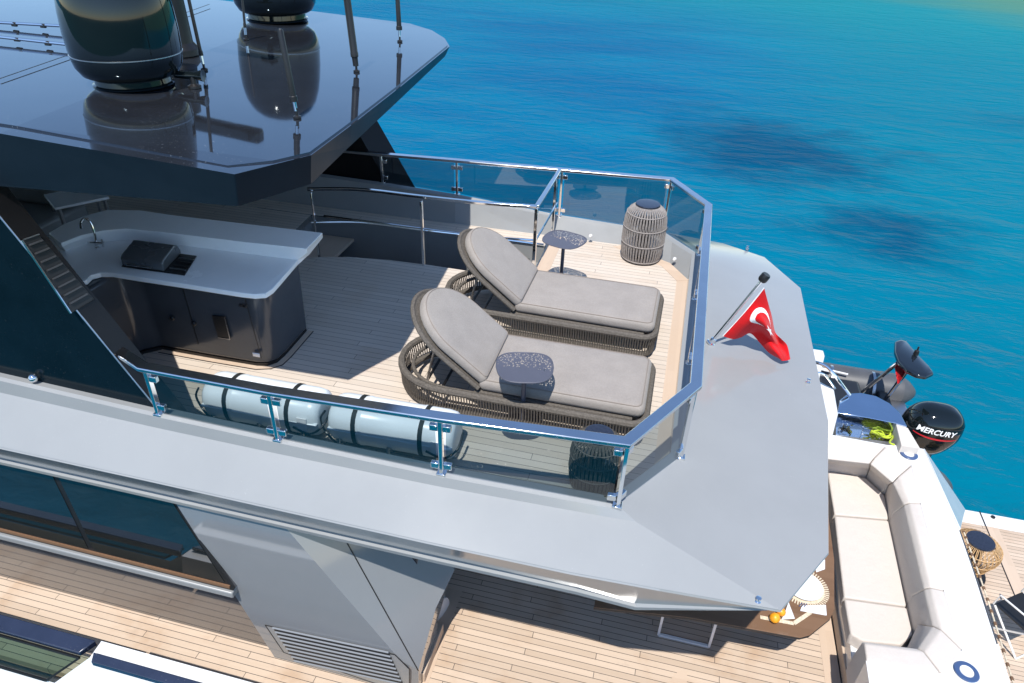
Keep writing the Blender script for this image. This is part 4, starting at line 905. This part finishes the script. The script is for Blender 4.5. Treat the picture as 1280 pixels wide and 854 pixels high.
# mooring recess: winch, fairlead blocks, rope
mr = MB(); rq = [G(1044,546,-1.47), G(1126,557,-1.47), G(1120,529,-1.40), G(1046,520,-1.40)]; fz = -1.62
fl_ = [V((p.x,p.y,fz)) for p in rq]; tp_ = [V((p.x,p.y,-1.44)) for p in rq]
mr.add(fl_, [[0,1,2,3]]); 
for i in range(4): mr.add([fl_[i], fl_[(i+1)%4], tp_[(i+1)%4], tp_[i]], [[0,1,2,3]])
mr.build('mooring_recess', M['chrome'], Y, smooth=0)
wp = G(1057,534,-1.56); T = thing('mooring_winch', 'chrome capstan winch in the stern mooring recess', 'winch', (wp.x, wp.y, fz))
MB().lathe([(0,0),(.085,0),(.085,.02),(.06,.035),(.045,.08),(.06,.125),(.075,.14),(.075,.16),(.04,.175),(0,.178)], (wp.x,wp.y,fz), 28).build('drum', M['chrome'], T)
MB().lathe([(0,.178),(.03,.178),(.03,.186),(0,.188)], (wp.x,wp.y,fz), 16).build('cap', M['steel'], T)
for u, v, nm in ((1083,536,'middle'), (1107,540,'right-hand')):
    p = G(u, v, -1.55); mb = MB(); mb.box(p.x-.05,p.x+.05,p.y-.03,p.y+.03,fz,fz+.10); mb.box(p.x-.07,p.x+.03,p.y-.035,p.y+.035,fz+.10,fz+.13)
    o = mb.build('mooring_cleat', M['chrome'], bevel=.012); tag(o, nm + ' chrome mooring cleat in the stern recess', 'cleat', 'cleats in the mooring recess')
mb = MB(); p0 = G(1106,545,-1.52)
for k in range(4):
    c_ = p0 + V((.03*math.cos(k*1.7)-.02, .025*math.sin(k*1.7)+.02, .012*k)); mb.tube(smooth_path([c_ + V((.10*math.cos(t), .06*math.sin(t), .02*math.sin(3*t+k))) for t in [2*PI*i/10 for i in range(10)]], 3, True), .010, 6, True)
mb.tube(smooth_path([p0, p0+V((.06,-.06,.05)), G(1112,553,-1.43), G(1118,556,-1.44)], 6), .010, 6)
mb.tube(smooth_path([G(1090,540,-1.5), p0+V((-.06,.03,.05)), p0], 6), .010, 6)
tag(mb.build('mooring_rope', M['rope_green']), 'yellow green mooring rope coiled in the stern recess', 'rope')
# reflective hatch lid and the pale block beside it
bq = [G(*q, -1.32) for q in ((1047,516),(1050,500),(1060,492),(1076,491),(1095,495),(1112,504),(1125,516),(1134,533),(1120,529),(1085,522))]
mb = MB(); mb.prism(xy(bq), -1.46, -1.32); mb.build('stern_hatch', M['mirror'], Y, bevel=.006)
bq = [G(*q, -1.34) for q in ((1120,530),(1135,535),(1150,560),(1127,557))]
mb = MB(); mb.prism(xy(bq), -1.6, -1.34); mb.build('stern_block', M['cream'], Y, bevel=.006)
bq = [G(*q, -1.3) for q in ((1020,474),(1043,486),(1048,517),(1040,548),(1020,548))]
mb = MB(); mb.prism(xy(bq), -2.3, -1.3); mb.build('quarter_block', M['white'], Y, bevel=.02, seg=3)
T = thing('stern_rail', 'bent chrome rail at the stern beside the moored tender', 'rail', G(1062,494,-1.3))
MB().tube(smooth_path([G(1015,452,-.95), G(1031,457,-.95), G(1044,470,-1.05), G(1062,494,-1.30)], 6), .020, 10).build('tube', M['chrome'], T)
MB().tube(smooth_path([G(1015,466,-1.1), G(1030,468,-1.1), G(1044,486,-1.3)], 6), .012, 8).build('lower_tube', M['chrome'], T)
# ------------------------------------------------------------------ swim platform
ZP = -3.9
pq = [G(1200,637,ZP), G(1290,650,ZP)]
MB().prism([(3.2,2.2),(7.5,2.2),(7.5,9.02),(3.2,8.98)], ZP-.25, ZP).build('swim_platform', M['white'], Y, bevel=.02)
MB().prism([(3.3,2.3),(7.3,2.3),(7.3,8.72),(3.3,8.68)], ZP, ZP+.006).build('platform_deck', M['maindeck'], Y, smooth=0)
MB().prism([(5.20,2.3),(5.36,2.3),(5.36,8.70),(5.20,8.70)], ZP+.006, ZP+.010).build('margin_board', M['boardy'], Y, smooth=0)
MB().prism([(5.185,2.3),(5.20,2.3),(5.20,9.0),(5.185,9.0)], ZP+.006, ZP+.011).build('platform_seam', M['black'], Y, smooth=0)
p = G(1241,647,ZP); MB().lathe([(0,0),(.03,0),(.03,.02),(0,.025)], (p.x,p.y,ZP), 12).build('platform_fitting', M['black'], Y)
N3 = lantern(.30, .62, M['rattan'], 66, 'rattan_lantern', [(0,.52),(.2,.62),(.45,.80),(.6,.92),(.72,1.),(.84,.98),(.93,.85),(1.,.60)])
N3['label'] = 'honey rattan lantern with dark disc top on the swim platform'; N3['category'] = 'lantern'
c = G(1226,676,ZP+.62); N3.location = (c.x, c.y, ZP)
# folding chair
cb = G(1263,795,ZP); T = thing('folding_chair', 'white framed folding chair with dark sling back on the swim platform', 'chair', (0,0,0))
for s in (-.25, .25):
    MB().tube([(-.25,s,.01),(.22,s,.44)], .013, 8).build('leg', M['white'], T); MB().tube([(.25,s,.01),(-.22,s,.44),(-.34,s,.92)], .013, 8).build('leg', M['white'], T)
    MB().tube([(-.27,s,.64),(.22,s,.62),(.24,s,.44)], .012, 8).build('armrest', M['white'], T)
MB().tube([(-.25,-.25,.012),(-.25,.25,.012)], .010, 6).build('stretcher', M['white'], T)
MB().box(-.23,.23,-.24,.24,.435,.45).build('seat_sling', M['black'], T)
mb = MB(); mb.loft([[(-.25,-.24,.55),(-.25,.24,.55),(-.24,.24,.55),(-.24,-.24,.55)], [(-.345,-.24,.93),(-.345,.24,.93),(-.335,.24,.93),(-.335,-.24,.93)]]); mb.build('back_sling', M['black'], T)
T.location = (cb.x, cb.y, ZP+.006); T.rotation_euler.z = 2.2
# ------------------------------------------------------------------ tender with outboard
ep_ = G(1165,528,-2.3)
T = thing('inflatable_tender', 'dark grey inflatable tender lying beside the stern with a raised radar arch', 'tender', (ep_.x, ep_.y, -4.0))
yc = ep_.y + .05; ZTB = -2.58
xe = GY(1128,492,yc+1.05).x
far_t = [(xe-4.5,yc+.1,ZTB+.35),(xe-3.9,yc+.65,ZTB+.2),(xe-3.1,yc+.95,ZTB+.08),(xe-2,yc+1.05,ZTB),(xe-.25,yc+1.05,ZTB),(xe-.08,yc+1.05,ZTB),(xe+.05,yc+1.05,ZTB),(xe+.16,yc+1.05,ZTB)]
rs = [.26]*5 + [.24,.17,.05]
k_ = smooth_path(far_t, 4); rsm = [rs[min(int(i/4), 7)] + (rs[min(int(i/4)+1, 7)]-rs[min(int(i/4), 7)])*(i % 4)/4 for i in range(len(k_))]
MB().tube(k_, rsm, 20).build('side_tube', M['tube'], T, smooth=60)
MB().tube([V((p.x, 2*yc-p.y, p.z)) for p in k_], rsm, 20).build('side_tube', M['tube'], T, smooth=60)
for x in (xe-.5, xe-1.1, xe-1.7):
    MB().lathe([(.262,-.02),(.268,-.02),(.268,.02),(.262,.02)], (x, yc+1.0, ZTB), 20, (1,0,0)).build('tube_band', M['steel'], T)
mb = MB(); mb.prism([(xe-3.6,yc-.5),(xe-.35,yc-.78),(xe-.35,yc+.78),(xe-3.6,yc+.5)], ZTB-.45, ZTB-.18); mb.build('hull', M['tube'], T)
MB().box(xe-.45,xe-.30,yc-.78,yc+.78,ZTB-.4,ZTB+.12).build('transom', M['black'], T, bevel=.02)
MB().box(xe-1.35,xe-.75,yc-.6,yc+.75,ZTB-.2,ZTB+.26).build('seat', M['black'], T, bevel=.05, seg=3)
MB().box(xe-.30,xe-.02,yc+.3,yc+.8,ZTB-.06,ZTB-.02).build('stern_step', M['steel'], T, bevel=.01)
for dz, xx in ((.20,0),(.14,-.25)):
    MB().tube([(xe-2.2+xx,yc+.9,ZTB+.27),(xe-1.6+xx,yc+.92,ZTB+.30),(xe-.9+xx,yc+.86,ZTB+.27)], .014, 6).build('lifeline', M['flagwhite'], T)
# arch
za = -1.45
hd_ = [G(*q, za) for q in ((1118,428),(1124,425),(1131,426),(1137,433),(1150,448),(1163,461),(1167,468),(1158,472),(1146,470),(1134,464),(1123,453),(1118,441))]
mb = MB(); cc = sum(hd_, V())/len(hd_)
mb.loft([[p.lerp(cc,.05)+V((0,0,-.05)) for p in hd_], [p+V((0,0,-.03)) for p in hd_], [p for p in hd_], [p.lerp(cc,.05)+V((0,0,.02)) for p in hd_], [p.lerp(cc,.16)+V((0,0,.028)) for p in hd_]]); mb.build('arch_hood', M['dark'], T, bevel=.01, smooth=50)
lp = G(1146,440,za+.08); MB().lathe([(0,0),(.035,0),(.03,.06),(.012,.07),(.012,.12),(0,.12)], (lp.x,lp.y,za+.04), 12).build('arch_light', M['black'], T)
for a_, za_, b_ in (((1076,492),-2.4,(1122,454)), ((1104,503),-2.5,(1136,461))):
    MB().tube([G(*a_, za_), G(*b_, za-.04)], .028, 10).build('arch_pole', M['chrome'], T)
mb = MB(); mb.loft([[G(*q, -1.6) for q in ((1118,458),(1128,452),(1130,466),(1122,480))], [G(*q, -1.6)+V((.02,.01,0)) for q in ((1118,458),(1128,452),(1130,466),(1122,480))]]); mb.build('red_pennant', M['red'], T)
# outboard: rounded cowl, lettering wrapped on its flank
E_ = thing('outboard_motor', 'glossy black outboard motor with white lettering at the tender stern', 'outboard motor', (ep_.x, ep_.y, -3.6))
ea, eb, ec, ne = .37, .285, .40, 2.7
ey = V((ep_.x, ep_.y, -2.42))
def cow(th, ph, k=1.):
    sg = lambda a_, n_: math.copysign(abs(a_)**(2/n_), a_)
    ct, st_ = math.cos(th), math.sin(th); x = ea*sg(math.cos(ph),ne)*sg(ct,ne); y = eb*sg(math.sin(ph),ne)*sg(ct,ne); z = ec*sg(st_,ne)
    x += .05*(z/ec) ; w_ = 1 - .22*max(0,-z/ec)
    return ey + V((x*w_*k, y*w_*k, z))
mb = MB(); mb.loft([[cow(-PI/2+PI*i/22, 2*PI*j/36) for j in range(36)] for i in range(23)]); mb.build('cowl', M['blackgloss'], E_, smooth=60)
MB().lathe([(0,-1.2),(.10,-1.2),(.13,-.7),(.17,-.35),(.2,-.25),(0,-.25)], ey, 20).build('leg', M['black'], E_)
MB().box(ey.x-.62,ey.x-.25,ey.y-.16,ey.y+.16,ey.z-.75,ey.z-.25).build('mount_bracket', M['black'], E_, bevel=.03)
mb = MB(); mb.loft([[cow(.42+.02*math.sin(PI*k/24), PI+PI*k/24*1.0, 1.004)+V((0,0,-.004)) for k in range(25)], [cow(.45+.02*math.sin(PI*k/24), PI+PI*k/24, 1.004)+V((0,0,.004)) for k in range(25)]], closed=False, caps=False); mb.build('cowl_seam', M['black'], E_)
def flank(x, z):   # a point on the port flank of the cowl
    zz = z/ec; w_ = 1 - .22*max(0,-zz); xx = (x-.05*zz)/(ea*w_); r_ = 1 - abs(xx)**ne - abs(zz)**ne
    return ey + V((x, -eb*w_*max(0,r_)**(1/ne)-.004, z))
cu = bpy.data.curves.new('lettering', 'FONT'); cu.body = 'MERCURY'; cu.size = .125; cu.shear = .25; cu.align_x = 'CENTER'; cu.offset = .003; cu.resolution_u = 3
to = bpy.data.objects.new('lettering', cu); COL.objects.link(to); bpy.context.view_layer.update()
tme = bpy.data.meshes.new_from_object(to.evaluated_get(bpy.context.evaluated_depsgraph_get())); bpy.data.objects.remove(to)
bmt = bmesh.new(); bmt.from_mesh(tme); bmesh.ops.triangulate(bmt, faces=bmt.faces)
bmesh.ops.subdivide_edges(bmt, edges=[e for e in bmt.edges if e.calc_length() > .03], cuts=2)
wid = max(v.co.x for v in bmt.verts)-min(v.co.x for v in bmt.verts)
mb = MB(); bmt.verts.ensure_lookup_table()
mb.v = [flank(v.co.x/wid*.50-.02, v.co.y*.86+.12-v.co.x/wid*.02) for v in bmt.verts]; mb.f = [[v.index for v in f_.verts] for f_ in bmt.faces]; mb.m = [0]*len(mb.f)
mb.build('lettering', M['letter'], E_, smooth=0); bmt.free()
mb = MB(); n_ = 24
mb.loft([[flank(-.28+.54*i/n_, .095-.03*i/n_-.02*math.sin(PI*i/n_)) for i in range(n_+1)], [flank(-.28+.54*i/n_, .083-.03*i/n_-.035*math.sin(PI*i/n_)) for i in range(n_+1)]], closed=False, caps=False); mb.build('red_stripe', M['redletter'], E_)
# ------------------------------------------------------------------ in the shade beyond the bar
T = thing('lounge_sofa', 'grey upholstered sofa in the shade under the hardtop beyond the bar', 'sofa', (-7.2, 6.2, 0))
q = [G(20,238,.65), G(72,243,.65), G(75,262,.65), G(45,270,.65)]
mb = MB(); mb.box(-8.2,-6.75,5.75,6.5,0,.42); mb.build('seat', M['greyflat'], T, bevel=.05, seg=3)
mb = MB(); mb.box(-8.2,-6.85,6.25,6.5,.42,.74); mb.build('backrest', M['greyflat'], T, bevel=.05, seg=3)
tq_ = [G(70,262,.62), G(132,247,.62), G(152,246,.62), G(110,244,.62)]
T = thing('lounge_table', 'white topped table on thin legs in the shade beyond the bar', 'table', (-6.2, 6.0, 0))
ta, tb = G(68,260,.62), G(136,246,.62); td = (tb-ta); tn_ = V((-td.y, td.x, 0)).normalized()*.5
mb = MB(); tps = [ta, tb, tb+tn_, ta+tn_]; mb.loft([[p - V((0,0,.03)) for p in tps], tps]); mb.build('table_top', M['counter'], T, bevel=.006)
for s_, t_ in ((.08,.1),(.92,.1),(.08,.9),(.92,.9)):
    p = ta + td*s_ + tn_*t_; MB().box(p.x-.015,p.x+.015,p.y-.015,p.y+.015,0,.59).build('leg', M['steel'], T)
